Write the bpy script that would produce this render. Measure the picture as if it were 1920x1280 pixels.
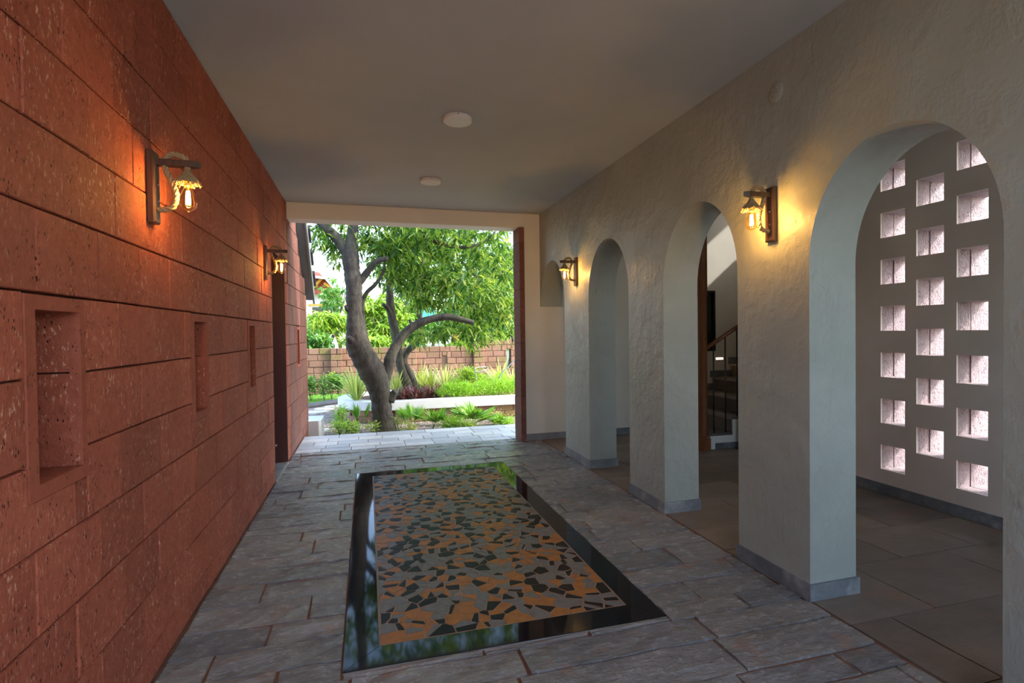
import bpy, math, random
import numpy as np
from mathutils import Vector, Matrix

# ------------------------------------------------------------------ scene, camera, sky, sun, exposure
for o in list(bpy.data.objects): bpy.data.objects.remove(o)
scene = bpy.context.scene
COL = scene.collection
random.seed(7); RNG = np.random.default_rng(7)

FPX, PSI, PIT, ROL, EYE = 983.7, math.radians(15.445), math.radians(-.963), math.radians(-.726), 1.5
_fh = np.array([math.sin(PSI), math.cos(PSI), 0]); _r = np.array([math.cos(PSI), -math.sin(PSI), 0]); _z = np.array([0, 0, 1.])
FWD = _fh*math.cos(PIT)+_z*math.sin(PIT); _u = -_fh*math.sin(PIT)+_z*math.cos(PIT)
RGT = _r*math.cos(ROL)+_u*math.sin(ROL); UPV = -_r*math.sin(ROL)+_u*math.cos(ROL)
cd = bpy.data.cameras.new('camera'); cam = bpy.data.objects.new('camera', cd); COL.objects.link(cam)
cd.sensor_width = 36; cd.lens = 36*FPX/1920; cd.clip_start = .02; cd.clip_end = 400
cam.matrix_world = Matrix(((RGT[0], UPV[0], -FWD[0], 0), (RGT[1], UPV[1], -FWD[1], 0), (RGT[2], UPV[2], -FWD[2], EYE), (0, 0, 0, 1)))
scene.camera = cam

def at(u, v, Y):
    """real place of something seen at photo pixel (u,v) that stands at distance Y down the passage"""
    d = FWD+(u-960)/FPX*RGT+(640-v)/FPX*UPV
    p = d*Y/d[1]
    return np.array([p[0], p[1], p[2]+EYE])

world = bpy.data.worlds.new('sky'); scene.world = world; world.use_nodes = True
wn = world.node_tree; wn.nodes.clear()
sky = wn.nodes.new('ShaderNodeTexSky'); sky.sky_type = 'NISHITA'; sky.sun_disc = False
sky.sun_elevation = math.radians(40); sky.sun_rotation = math.radians(110); sky.air_density = 1.0; sky.dust_density = 1.6; sky.ozone_density = 1.0
bg = wn.nodes.new('ShaderNodeBackground'); bg.inputs['Strength'].default_value = .40
wo = wn.nodes.new('ShaderNodeOutputWorld')
wn.links.new(sky.outputs[0], bg.inputs[0]); wn.links.new(bg.outputs[0], wo.inputs[0])

sl = bpy.data.lights.new('sun', 'SUN'); sl.energy = 1.9; sl.angle = math.radians(1.2); sl.color = (1, .97, .92)
sun = bpy.data.objects.new('sun', sl); COL.objects.link(sun)
sun.rotation_euler = Vector((-.78, .30, -.64)).to_track_quat('-Z', 'Y').to_euler()

scene.view_settings.view_transform = 'Standard'; scene.view_settings.look = 'None'
scene.view_settings.gamma = 1; scene.view_settings.use_curve_mapping = False
scene.view_settings.exposure = 1.5

# ------------------------------------------------------------------ materials
def M_(name):
    m = bpy.data.materials.new(name); m.use_nodes = True
    nt = m.node_tree; nt.nodes.clear()
    out = nt.nodes.new('ShaderNodeOutputMaterial'); b = nt.nodes.new('ShaderNodeBsdfPrincipled')
    nt.links.new(b.outputs[0], out.inputs[0])
    return m, nt, b, out
def N(nt, t, **k):
    n = nt.nodes.new(t)
    for a, v in k.items():
        if a in n.inputs.keys(): n.inputs[a].default_value = v
        else: setattr(n, a, v)
    return n
def C4(c): return (c[0], c[1], c[2], 1)
def pos(nt, sc=(1, 1, 1)):
    g = N(nt, 'ShaderNodeNewGeometry'); v = N(nt, 'ShaderNodeVectorMath', operation='MULTIPLY')
    nt.links.new(g.outputs['Position'], v.inputs[0]); v.inputs[1].default_value = sc
    return v.outputs[0]
def noise(nt, vec, scale, detail=4, rough=.55):
    n = N(nt, 'ShaderNodeTexNoise'); n.inputs['Scale'].default_value = scale; n.inputs['Detail'].default_value = detail; n.inputs['Roughness'].default_value = rough
    nt.links.new(vec, n.inputs['Vector']); return n.outputs['Fac']
def ramp(nt, f, stops, interp='LINEAR'):
    r = N(nt, 'ShaderNodeValToRGB'); e = r.color_ramp; e.interpolation = interp
    while len(e.elements) < len(stops): e.elements.new(.5)
    for x, (p, c) in zip(e.elements, stops):
        x.position = p; x.color = C4(c) if hasattr(c, '__len__') else (c, c, c, 1)
    nt.links.new(f, r.inputs[0]); return r.outputs[0]
def mix(nt, f, a, b, mode='MIX'):
    m = N(nt, 'ShaderNodeMix', data_type='RGBA', blend_type=mode)
    for s, v in ((0, f), (6, a), (7, b)):
        if hasattr(v, 'is_linked') or isinstance(v, bpy.types.NodeSocket): nt.links.new(v, m.inputs[s])
        else: m.inputs[s].default_value = v if s == 0 else C4(v)
    return m.outputs[2]
def math_(nt, op, a, b):
    m = N(nt, 'ShaderNodeMath', operation=op)
    for i, v in enumerate((a, b)):
        if isinstance(v, bpy.types.NodeSocket): nt.links.new(v, m.inputs[i])
        else: m.inputs[i].default_value = v
    return m.outputs[0]
def bump(nt, b, h, strength, dist):
    n = N(nt, 'ShaderNodeBump'); n.inputs['Strength'].default_value = strength; n.inputs['Distance'].default_value = dist
    nt.links.new(h, n.inputs['Height']); nt.links.new(n.outputs[0], b.inputs['Normal'])
def objrand(nt): return N(nt, 'ShaderNodeObjectInfo').outputs['Random']

def plain(name, c, rough=.6, metal=0, var=.12, scale=9, bs=.1, bd=.004, spec=.5):
    m, nt, b, o = M_(name); p = pos(nt); n = noise(nt, p, scale, 5)
    nt.links.new(ramp(nt, n, [(.25, [x*(1-var) for x in c]), (.75, [min(1, x*(1+var)) for x in c])]), b.inputs['Base Color'])
    b.inputs['Roughness'].default_value = rough; b.inputs['Metallic'].default_value = metal; b.inputs['Specular IOR Level'].default_value = spec
    bump(nt, b, noise(nt, p, scale*6, 6, .6), bs, bd); return m

def laterite(name, c0, c1, fleck, dark, fl=.66, bd=.006, moss=0, pit=.3):
    m, nt, b, o = M_(name); p = pos(nt); ps = pos(nt, (1, 1, .45))
    n1 = noise(nt, p, 2.3, 5); n2 = noise(nt, p, 26, 6, .65); ns = noise(nt, ps, 78, 5, .65); nz = noise(nt, p, 3.1, 3)
    c = ramp(nt, n1, [(.3, c0), (.7, c1)])
    c = mix(nt, .35, c, ramp(nt, n2, [(.3, [x*.62 for x in c0]), (.7, [x*1.25 for x in c1])]))
    r = objrand(nt); c = mix(nt, .55, c, mix(nt, 1.0, c, ramp(nt, r, [(0, .72), (1, 1.22)]), 'MULTIPLY'))
    zone = ramp(nt, nz, [(.36, 0), (.62, 1)])
    fm = math_(nt, 'MULTIPLY', ramp(nt, ns, [(fl, 0), (fl+.06, 1)]), zone)
    c = mix(nt, math_(nt, 'MULTIPLY', fm, .8), c, fleck)
    v = N(nt, 'ShaderNodeTexVoronoi'); v.inputs['Scale'].default_value = 105; nt.links.new(ps, v.inputs['Vector'])
    nb = noise(nt, p, 17, 3); pm = math_(nt, 'MULTIPLY', ramp(nt, v.outputs['Distance'], [(pit*.55, 1), (pit, 0)]), ramp(nt, nb, [(.52, 0), (.62, 1)]))
    c = mix(nt, pm, c, dark)
    if moss:
        c = mix(nt, math_(nt, 'MULTIPLY', ramp(nt, noise(nt, p, 2.6, 5), [(.52, 0), (.7, 1)]), moss), c, (.16, .17, .03))
    nt.links.new(c, b.inputs['Base Color']); b.inputs['Roughness'].default_value = .78; b.inputs['Specular IOR Level'].default_value = .25
    h = math_(nt, 'SUBTRACT', math_(nt, 'ADD', math_(nt, 'MULTIPLY', n2, .7), math_(nt, 'MULTIPLY', ns, .6)), math_(nt, 'MULTIPLY', pm, .8))
    bump(nt, b, h, .85, bd); return m

def plaster(name, c, rough=.55, bd=.003, scale=7, streak=True, var=.1, strength=.6):
    m, nt, b, o = M_(name); p = pos(nt); ps = pos(nt, (1, 1, .3))
    n1 = noise(nt, p, 1.6, 4); n2 = noise(nt, ps if streak else p, scale*4, 6, .62); n3 = noise(nt, p, scale, 5)
    col = ramp(nt, n1, [(.3, [x*(1-var) for x in c]), (.7, [min(1, x*(1+var)) for x in c])])
    nt.links.new(col, b.inputs['Base Color']); b.inputs['Roughness'].default_value = rough
    zone = ramp(nt, n3, [(.42, .15), (.62, 1)])
    bump(nt, b, math_(nt, 'ADD', math_(nt, 'MULTIPLY', n2, zone), math_(nt, 'MULTIPLY', n3, .8)), strength, bd); return m

def slate(name, c0, c1, rust, r0=.32, r1=.55, bd=.012, rustlo=.56, rustmix=.75, spec=.5):
    m, nt, b, o = M_(name); p = pos(nt, (.7, 1.35, 1)); q = pos(nt)
    n1 = noise(nt, p, 2.4, 6, .6); n2 = noise(nt, p, 17, 8, .66); n3 = noise(nt, q, 3.3, 6, .68)
    c = ramp(nt, n1, [(.32, c0), (.68, c1)])
    c = mix(nt, .7, c, mix(nt, 1.0, c, ramp(nt, objrand(nt), [(0, (.62, .64, .68)), (.5, 1.0), (1, (1.25, 1.2, 1.1))]), 'MULTIPLY'))
    c = mix(nt, .3, c, mix(nt, 1.0, c, ramp(nt, n2, [(.35, .5), (.65, 1.4)]), 'MULTIPLY'))
    rm = ramp(nt, n3, [(rustlo, 0), (rustlo+.13, 1)]); c = mix(nt, math_(nt, 'MULTIPLY', rm, rustmix), c, rust)
    sp = N(nt, 'ShaderNodeTexVoronoi'); sp.inputs['Scale'].default_value = 5; nt.links.new(q, sp.inputs['Vector'])
    c = mix(nt, ramp(nt, sp.outputs['Distance'], [(.012, .7), (.024, 0)]), c, (.5, .45, .4))
    nt.links.new(c, b.inputs['Base Color'])
    nt.links.new(ramp(nt, n2, [(.3, r0), (.7, r1)]), b.inputs['Roughness']); b.inputs['Specular IOR Level'].default_value = spec
    bump(nt, b, math_(nt, 'ADD', n2, math_(nt, 'MULTIPLY', n1, .6)), 1.0, bd); return m

def leafmat(name, stops, trans=.45, rough=.38):
    m, nt, b, o = M_(name); g = N(nt, 'ShaderNodeNewGeometry')
    c = ramp(nt, g.outputs['Random Per Island'], stops)
    nt.links.new(c, b.inputs['Base Color']); b.inputs['Roughness'].default_value = rough
    t = N(nt, 'ShaderNodeBsdfTranslucent'); nt.links.new(mix(nt, 1.0, c, (1.3, 1.25, .55), 'MULTIPLY'), t.inputs[0])
    ms = N(nt, 'ShaderNodeMixShader'); ms.inputs[0].default_value = trans
    nt.links.new(b.outputs[0], ms.inputs[1]); nt.links.new(t.outputs[0], ms.inputs[2]); nt.links.new(ms.outputs[0], o.inputs[0]); return m

def emit(name, c, s):
    m = bpy.data.materials.new(name); m.use_nodes = True; nt = m.node_tree; nt.nodes.clear()
    o = nt.nodes.new('ShaderNodeOutputMaterial'); e = nt.nodes.new('ShaderNodeEmission'); e.inputs[0].default_value = C4(c); e.inputs[1].default_value = s
    nt.links.new(e.outputs[0], o.inputs[0]); return m
def thinglass(name, tint, gl=.1):
    m = bpy.data.materials.new(name); m.use_nodes = True; nt = m.node_tree; nt.nodes.clear()
    o = nt.nodes.new('ShaderNodeOutputMaterial'); t = nt.nodes.new('ShaderNodeBsdfTransparent'); t.inputs[0].default_value = C4(tint)
    g = nt.nodes.new('ShaderNodeBsdfGlossy'); g.inputs['Roughness'].default_value = .03
    f = nt.nodes.new('ShaderNodeLayerWeight'); f.inputs[0].default_value = .35
    mr = nt.nodes.new('ShaderNodeMath'); mr.operation = 'MULTIPLY_ADD'; mr.inputs[1].default_value = .55; mr.inputs[2].default_value = gl*.3
    nt.links.new(f.outputs['Facing'], mr.inputs[0])
    x = nt.nodes.new('ShaderNodeMixShader'); nt.links.new(mr.outputs[0], x.inputs[0]); nt.links.new(t.outputs[0], x.inputs[1]); nt.links.new(g.outputs[0], x.inputs[2]); nt.links.new(x.outputs[0], o.inputs[0]); return m
def woodmat(name, c0, c1, rough=.45, ax=(14, 14, 1.2)):
    m, nt, b, o = M_(name); tc = N(nt, 'ShaderNodeTexCoord'); v = N(nt, 'ShaderNodeVectorMath', operation='MULTIPLY'); nt.links.new(tc.outputs['Object'], v.inputs[0]); v.inputs[1].default_value = ax
    n = noise(nt, v.outputs[0], 4, 5, .6); nt.links.new(ramp(nt, n, [(.3, c0), (.7, c1)]), b.inputs['Base Color']); b.inputs['Roughness'].default_value = rough
    bump(nt, b, n, .2, .002); return m

MAT = dict(
    lat=laterite('red_laterite', (.34, .082, .043), (.45, .122, .068), (.72, .40, .26), (.03, .01, .008), fl=.575, bd=.012),
    lat_out=laterite('daylit_faded_laterite', (.19, .076, .056), (.25, .11, .083), (.6, .4, .3), (.03, .01, .008), fl=.62, bd=.012),  # same paint as lat; daylight's duller tone and weathering put into the colour
    lat_smooth=laterite('red_plaster', (.36, .088, .046), (.43, .115, .064), (.6, .36, .26), (.06, .02, .015), fl=.72, bd=.003),
    lat_rough=laterite('rough_laterite', (.50, .405, .43), (.65, .55, .575), (.78, .71, .73), (.16, .07, .07), bd=.04, fl=.6, pit=.36),  # red oxide stone with blue skylight's pale lavender put into the colour
    lat_old=laterite('weathered_laterite', (.22, .115, .07), (.32, .185, .12), (.42, .3, .22), (.10, .05, .03), moss=.7, bd=.02, fl=.7),
    mortar=plain('dark_mortar', (.085, .028, .018), .9),
    mortar_old=plain('old_mortar', (.12, .07, .045), .9),
    maroon=plain('maroon_paint', (.115, .034, .026), .5, var=.06),
    arcade=plaster('grey_green_plaster', (.39, .415, .355), .42, .010, 5, strength=.9),
    jali=plaster('taupe_plaster', (.82, .73, .63), .6, .002, 6, strength=.35),
    cream=plaster('cream_plaster', (.82, .77, .66), .6, .0015, 5, streak=False, strength=.3, var=.05),
    white=plaster('white_plaster', (.84, .80, .70), .6, .0015, 5, streak=False, strength=.3, var=.04),
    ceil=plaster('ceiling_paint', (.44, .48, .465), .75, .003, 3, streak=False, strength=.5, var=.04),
    skirt=slate('slate_skirting', (.14, .15, .16), (.28, .29, .295), (.46, .46, .45), .4, .6, .006, rustlo=.54, rustmix=.6),
    slab=slate('riven_slate', (.22, .205, .195), (.38, .345, .31), (.42, .21, .12), .16, .32, .03, rustlo=.57, spec=1.0),
    slab_in=slate('smooth_slate', (.19, .145, .105), (.29, .22, .165), (.30, .15, .085), .35, .5, .006),
    paver=slate('light_paver', (.50, .50, .49), (.66, .65, .63), (.45, .33, .26), .4, .6, .004, rustlo=.62, rustmix=.5),
    mud=plain('laterite_joint', (.24, .105, .055), .85, var=.3, scale=20, bs=.4),
    granite=plain('black_granite', (.009, .010, .013), .05, var=.3, scale=60, bs=0, spec=.22),
    seam=plain('granite_seam', (.3, .27, .22), .5),
    m_grey=plain('grey_tile', (.19, .19, .18), .42, var=.2, scale=20, bs=.06, spec=.2), m_org=plain('ochre_tile', (.42, .17, .045), .42, var=.22, scale=20, bs=.06, spec=.2),
    m_blk=plain('black_tile', (.012, .013, .016), .42, var=.2, scale=20, bs=.04, spec=.12), grout=plain('mosaic_grout', (.36, .23, .15), .6, var=.2, scale=25),
    wood=woodmat('dark_walnut', (.045, .022, .011), (.11, .05, .022), .4), teak=woodmat('teak', (.16, .055, .018), (.27, .10, .035), .35),
    rope=plain('jute_rope', (.36, .245, .125), .9, var=.25, scale=90, bs=.4), brass=plain('brass', (.6, .42, .16), .3, metal=1), screw=plain('steel', (.55, .55, .55), .3, metal=1),
    glass=thinglass('amber_bulb_glass', (1, .86, .58)), filament=emit('filament', (1, .62, .22), 160), wglass=plain('dark_window_glass', (.012, .016, .02), .05, var=.1),
    wlight=plain('white_metal', (.78, .75, .72), .4, var=.03, bs=0), diff=plain('opal_diffuser', (.72, .70, .72), .35, var=.02, bs=0),
    iron=plain('black_iron', (.014, .014, .014), .45), steplamp=emit('step_lamp', (1, .66, .36), 5),
    tread=slate('stair_stone', (.13, .115, .10), (.21, .185, .155), (.22, .15, .1), .3, .5, .003, rustmix=.3), nosing=plain('stone_nosing', (.36, .31, .25), .5),
    bark=None, coping=plain('white_coping', (.66, .66, .65), .5, var=.06, scale=4), soil=plain('soil', (.13, .06, .035), .95, var=.4, scale=30, bs=.6, bd=.02),
    gravel=plain('gravel_ground', (.30, .22, .19), .95, var=.4, scale=60, bs=.8, bd=.02), stone=plain('step_stone', (.55, .50, .44), .8), kerb=plain('dark_kerb', (.07, .075, .08), .7),
    ground=plain('ground', (.10, .14, .06), .95, var=.4, scale=5), metal_grey=plain('grey_fascia', (.20, .22, .21), .45), tile_dark=plain('roof_tile', (.07, .06, .065), .7),
    house=plain('pale_house', (.80, .78, .75), .7), redroof=plain('red_roof', (.42, .07, .04), .6), yellow=plain('yellow_trim', (.85, .42, .06), .5), tin=plain('tin_sheet', (.45, .46, .47), .5),
    pebble=None, black=plain('black_plastic', (.02, .02, .022), .4), pvc=plain('grey_hose', (.30, .32, .36), .4), teal=plain('teal_cloth', (.05, .5, .45), .6), orange=None,
)
def barkmat():
    m, nt, b, o = M_('bark'); p = pos(nt, (1, 1, .35)); n = noise(nt, p, 16, 7, .68); n2 = noise(nt, pos(nt), 2.2, 4)
    c = ramp(nt, n, [(.3, (.024, .020, .016)), (.7, (.105, .088, .068))]); c = mix(nt, ramp(nt, n2, [(.5, 0), (.75, .5)]), c, (.11, .12, .05))
    nt.links.new(c, b.inputs['Base Color']); b.inputs['Roughness'].default_value = .9; bump(nt, b, n, 1, .03); return m
MAT['bark'] = barkmat()
def pebmat():
    m, nt, b, o = M_('pebble'); g = N(nt, 'ShaderNodeNewGeometry'); nt.links.new(ramp(nt, g.outputs['Random Per Island'], [(0, (.16, .11, .09)), (.5, (.36, .27, .23)), (1, (.56, .48, .43))]), b.inputs['Base Color']); b.inputs['Roughness'].default_value = .9; return m
MAT['pebble'] = pebmat()
MAT['leaf'] = leafmat('mango_leaf', [(0, (.03, .09, .025)), (.4, (.10, .23, .045)), (.75, (.27, .44, .07)), (1, (.60, .66, .20))], .5, .28)
MAT['leaf2'] = leafmat('far_leaf', [(0, (.06, .17, .05)), (.5, (.13, .32, .07)), (1, (.32, .50, .12))], .5)
MAT['lime'] = leafmat('lime_leaf', [(0, (.16, .33, .04)), (.6, (.34, .52, .07)), (1, (.62, .68, .18))], .45)
MAT['strap'] = leafmat('variegated_leaf', [(0, (.22, .36, .06)), (.5, (.55, .60, .20)), (1, (.80, .80, .45))], .35)
MAT['fern'] = leafmat('fern_leaf', [(0, (.15, .36, .03)), (.5, (.32, .58, .06)), (1, (.55, .74, .14))], .4)
MAT['palm'] = leafmat('palm_leaf', [(0, (.06, .22, .03)), (.6, (.16, .40, .06)), (1, (.38, .58, .12))], .35)
MAT['rhoeo'] = leafmat('purple_leaf', [(0, (.07, .14, .07)), (.4, (.22, .05, .08)), (.75, (.32, .09, .11)), (1, (.45, .38, .32))], .25)
MAT['grass'] = leafmat('lawn_blade', [(0, (.10, .32, .03)), (1, (.28, .55, .07))], .4)
MAT['orange'] = leafmat('orange_leaf', [(0, (.7, .13, .03)), (1, (.85, .3, .08))], .4)

# ------------------------------------------------------------------ mesh helpers
def tag(o, label=None, cat=None, group=None, kind=None):
    if label: o['label'] = label
    if cat: o['category'] = cat
    if group: o['group'] = group
    if kind: o['kind'] = kind
    return o
def link(name, me, mat, parent=None, loc=None):
    o = bpy.data.objects.new(name, me); COL.objects.link(o)
    if mat and not me.materials: me.materials.append(MAT[mat] if isinstance(mat, str) else mat)
    if parent: o.parent = parent
    if loc is not None: o.location = loc
    return o
def empty(name, loc=(0, 0, 0), rz=0):
    o = bpy.data.objects.new(name, None); COL.objects.link(o); o.location = loc; o.rotation_euler = (0, 0, rz); o.empty_display_size = .1; return o
def copy_tree(o, parent=None):
    c = o.copy(); COL.objects.link(c); c.parent = parent
    for ch in o.children: copy_tree(ch, c)
    return c
class MB:
    def __init__(s): s.v = []; s.f = []
    def add(s, vs, fs):
        n = len(s.v); s.v += [tuple(map(float, v)) for v in vs]; s.f += [tuple(i+n for i in f) for f in fs]; return s
    def box(s, a, b, c=0):
        x0, y0, z0 = a; x1, y1, z1 = b
        return s.add([(x0, y0, z0), (x1, y0, z0), (x1, y1, z0), (x0, y1, z0), (x0, y0, z1), (x1, y0, z1), (x1, y1, z1), (x0, y1, z1)],
                     [(0, 3, 2, 1), (4, 5, 6, 7), (0, 1, 5, 4), (1, 2, 6, 5), (2, 3, 7, 6), (3, 0, 4, 7)])
    def prism(s, poly, z0, z1):
        n = len(poly); return s.add([(x, y, z0) for x, y in poly]+[(x, y, z1) for x, y in poly], [tuple(range(n-1, -1, -1)), tuple(range(n, 2*n))]+[(i, (i+1) % n, n+(i+1) % n, n+i) for i in range(n)])
    def tube(s, pts, rad, sides=8, cap=True):
        pts = [np.array(p, float) for p in pts]; n = len(pts); rad = [rad]*n if not hasattr(rad, '__len__') else rad
        T = [pts[min(i+1, n-1)]-pts[max(i-1, 0)] for i in range(n)]; T = [t/(np.linalg.norm(t)+1e-9) for t in T]
        ref = np.array([1, 0, 0]) if abs(T[0][0]) < .8 else np.array([0, 1, 0]); nn = np.cross(T[0], ref); nn /= np.linalg.norm(nn); vs = []
        for i in range(n):
            nn = nn-T[i]*np.dot(nn, T[i]); nn /= np.linalg.norm(nn)+1e-9; bb = np.cross(T[i], nn)
            for k in range(sides):
                a = 2*math.pi*k/sides; vs.append(pts[i]+rad[i]*(math.cos(a)*nn+math.sin(a)*bb))
        fs = [(i*sides+k, i*sides+(k+1) % sides, (i+1)*sides+(k+1) % sides, (i+1)*sides+k) for i in range(n-1) for k in range(sides)]
        if cap: fs += [tuple(range(sides-1, -1, -1)), tuple((n-1)*sides+k for k in range(sides))]
        return s.add(vs, fs)
    def lathe(s, prof, seg=20, c=(0, 0, 0)):
        n = len(prof); vs = [(c[0]+r*math.cos(2*math.pi*k/seg), c[1]+r*math.sin(2*math.pi*k/seg), c[2]+z) for r, z in prof for k in range(seg)]
        return s.add(vs, [(i*seg+k, i*seg+(k+1) % seg, (i+1)*seg+(k+1) % seg, (i+1)*seg+k) for i in range(n-1) for k in range(seg)])
    def mesh(s, name, smooth=False):
        me = bpy.data.meshes.new(name); me.from_pydata(s.v, [], s.f); me.validate()
        if smooth: me.polygons.foreach_set('use_smooth', [True]*len(me.polygons))
        me.update(); return me
    def build(s, name, mat, parent=None, smooth=False, loc=None): return link(name, s.mesh(name, smooth), mat, parent, loc)

def catmull(pts, n=8):
    P = [np.array(p, float) for p in pts]; P = [2*P[0]-P[1]]+P+[2*P[-1]-P[-2]]; out = []
    for i in range(1, len(P)-2):
        for k in range(n):
            t = k/n; a, b, c, d = P[i-1:i+3]; out.append(.5*((2*b)+(c-a)*t+(2*a-5*b+4*c-d)*t*t+(3*b-a-3*c+d)*t**3))
    out.append(P[-2]); return out

def chamfer_block(sx, sy, sz, ch, wob, seed, axis=0):
    """a dressed stone: box centred at 0 whose visible face (+axis) has chamfered, slightly wavy edges. 18 verts."""
    r = random.Random(seed); w = lambda: r.uniform(-wob, wob); mb = MB(); s = {0: sx, 1: sy, 2: sz}
    b, c = [i for i in range(3) if i != axis]; vs = []
    def P(a, u, v): p = [0, 0, 0]; p[axis] = a; p[b] = u; p[c] = v; return p
    A, B, Cc = s[axis]/2, s[b]/2, s[c]/2
    base = [(-B, -Cc), (B, -Cc), (B, Cc), (-B, Cc)]
    for u, v in base: vs.append(P(-A, u, v))
    ring = []
    for i in range(4):
        (u0, v0), (u1, v1) = base[i], base[(i+1) % 4]; ring += [(u0, v0), ((u0+u1)/2, (v0+v1)/2)]
    for u, v in ring: vs.append(P(A-ch, u*(1-abs(w())), v*(1-abs(w())*2)))
    for u, v in ring: vs.append(P(A+w()*.25*0.0, u-math.copysign(ch, u) if abs(u) > 1e-6 else u, v-math.copysign(ch, v) if abs(v) > 1e-6 else v))
    vs.append(P(A, 0, 0))
    fs = [(0, 1, 2, 3)]
    for i in range(4):
        a0, a1, a2 = 4+2*i, 5+2*i, 4+(2*i+2) % 8; fs += [(i, a1, a0), (i, (i+1) % 4, a1), ((i+1) % 4, a2, a1)]
    for i in range(8): j = (i+1) % 8; fs += [(4+i, 4+j, 12+j, 12+i), (12+i, 12+j, 20)]
    mb.add(vs, fs)
    me = mb.mesh('block'); 
    import bmesh
    bm = bmesh.new(); bm.from_mesh(me); bmesh.ops.recalc_face_normals(bm, faces=bm.faces); bm.to_mesh(me); bm.free(); return me

_cache = {}
def block(parent, mat, lo, hi, axis=0, ch=.006, wob=.008, name='block', flip=False, variants=4):
    sz = tuple(round(hi[i]-lo[i], 3) for i in range(3))
    if min(sz) < .012: return None
    k = (sz, mat, axis, ch, random.randrange(variants), name)
    if k not in _cache:
        me = chamfer_block(*sz, ch, wob, hash(k[:4]+(k[4],)) & 0xffff, axis); me.materials.append(MAT[mat]); _cache[k] = me
    o = link(name, _cache[k], None, parent, [(lo[i]+hi[i])/2 for i in range(3)])
    if flip:
        e = [0, 0, 0]; e[2 if axis != 2 else 0] = math.pi; o.rotation_euler = e
    return o

def sub_rect(r, h):
    """r minus h, rects (y0,y1,z0,z1)"""
    y0, y1, z0, z1 = r; a0, a1, b0, b1 = h
    if a1 <= y0 or a0 >= y1 or b1 <= z0 or b0 >= z1: return [r]
    out = []
    if y0 < a0: out.append((y0, a0, z0, z1))
    if a1 < y1: out.append((a1, y1, z0, z1))
    m0, m1 = max(y0, a0), min(y1, a1)
    if z0 < b0: out.append((m0, m1, z0, b0))
    if b1 < z1: out.append((m0, m1, b1, z1))
    return out

def holed(mb, axis, p0, p1, ur, zr, holes):
    """wall slab between planes p0,p1 of axis (0: x, 1: y), spanning ur x zr with rectangular holes"""
    us = sorted({ur[0], ur[1], *[x for h in holes for x in h[:2] if ur[0] < x < ur[1]]}); zs = sorted({zr[0], zr[1], *[x for h in holes for x in h[2:] if zr[0] < x < zr[1]]})
    solid = lambda i, j: 0 <= i < len(us)-1 and 0 <= j < len(zs)-1 and not any(h[0]-1e-6 <= us[i] and us[i+1] <= h[1]+1e-6 and h[2]-1e-6 <= zs[j] and zs[j+1] <= h[3]+1e-6 for h in holes)
    pt = (lambda p, u, z: (p, u, z)) if axis == 0 else (lambda p, u, z: (u, p, z))
    def q(*a): mb.add(a, [(0, 1, 2, 3)])
    for i in range(len(us)-1):
        for j in range(len(zs)-1):
            if not solid(i, j): continue
            u0, u1, z0, z1 = us[i], us[i+1], zs[j], zs[j+1]
            q(pt(p0, u0, z0), pt(p0, u1, z0), pt(p0, u1, z1), pt(p0, u0, z1)); q(pt(p1, u0, z0), pt(p1, u0, z1), pt(p1, u1, z1), pt(p1, u1, z0))
            if not solid(i-1, j): q(pt(p0, u0, z0), pt(p0, u0, z1), pt(p1, u0, z1), pt(p1, u0, z0))
            if not solid(i+1, j): q(pt(p0, u1, z0), pt(p1, u1, z0), pt(p1, u1, z1), pt(p0, u1, z1))
            if not solid(i, j-1): q(pt(p0, u0, z0), pt(p1, u0, z0), pt(p1, u1, z0), pt(p0, u1, z0))
            if not solid(i, j+1): q(pt(p0, u0, z1), pt(p0, u1, z1), pt(p1, u1, z1), pt(p1, u0, z1))
    return mb

# ------------------------------------------------------------------ main measures (metres)
XL, XR, TR, CEIL, YE, YB = -.927, 2.335, .32, 3.136, 6.95, -1.6
XJ = 4.49
NICHES = [(1.83, 2.075), (3.28, 3.51), (4.695, 4.915)]
DOOR = (5.80, 6.70, 0, 2.385)

# ------------------------------------------------------------------ left wall
def course_rects(y0, y1, ztop, holes, jit=.03, seed=3):
    r = random.Random(seed); out = []; zl = [0.004]+[.135+.25*k for k in range(13)]
    for k in range(len(zl)-1):
        z0, z1 = zl[k], min(zl[k+1], ztop)
        if z0 >= ztop-.02: break
        y = 2.38-.365*12+(.18 if k % 2 == 1 else 0); ys = []
        while y < y1+.4: ys.append(y+r.uniform(-jit, jit)); y += .365
        for a, b in zip(ys, ys[1:]):
            a, b = max(a, y0), min(b, y1)
            if b-a < .03: continue
            rs = [(a, b, z0, z1)]
            for h in holes: rs = [q for x in rs for q in sub_rect(x, h)]
            out += [(x, k) for x in rs if x[1]-x[0] > .02 and x[3]-x[2] > .02]
    return out
wall_left = MB()
holes1 = [(a-.02, b+.02, 1.055, 1.605) for a, b in NICHES]
holed(wall_left, 0, XL-.022, XL-.26, (YB, YE), (0, CEIL+.14), holes1+[DOOR])
holed(wall_left, 0, XL-.26, XL-.40, (YB, YE), (0, CEIL+.14), [DOOR])
wall_left = tag(wall_left.build('wall_left', 'mortar'), 'long wall of red laterite blocks with three tall narrow niches', 'wall', kind='structure')
FR = [(a-.048, b+.03, 1.032, 1.628) for a, b in NICHES]
def lay(parent, rects, mat, xf, gap=.004, deep=.03):
    for (a, b, z0, z1), k in rects:
        e = random.uniform(-.0025, .0025)
        block(parent, mat, (xf-deep, a+.0012, z0+gap*.5), (xf+e, b-.0012, z1-gap*.5), 0, .004, .010)
lay(wall_left, course_rects(.4, YE, CEIL, FR+[DOOR]), 'lat', XL)
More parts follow.
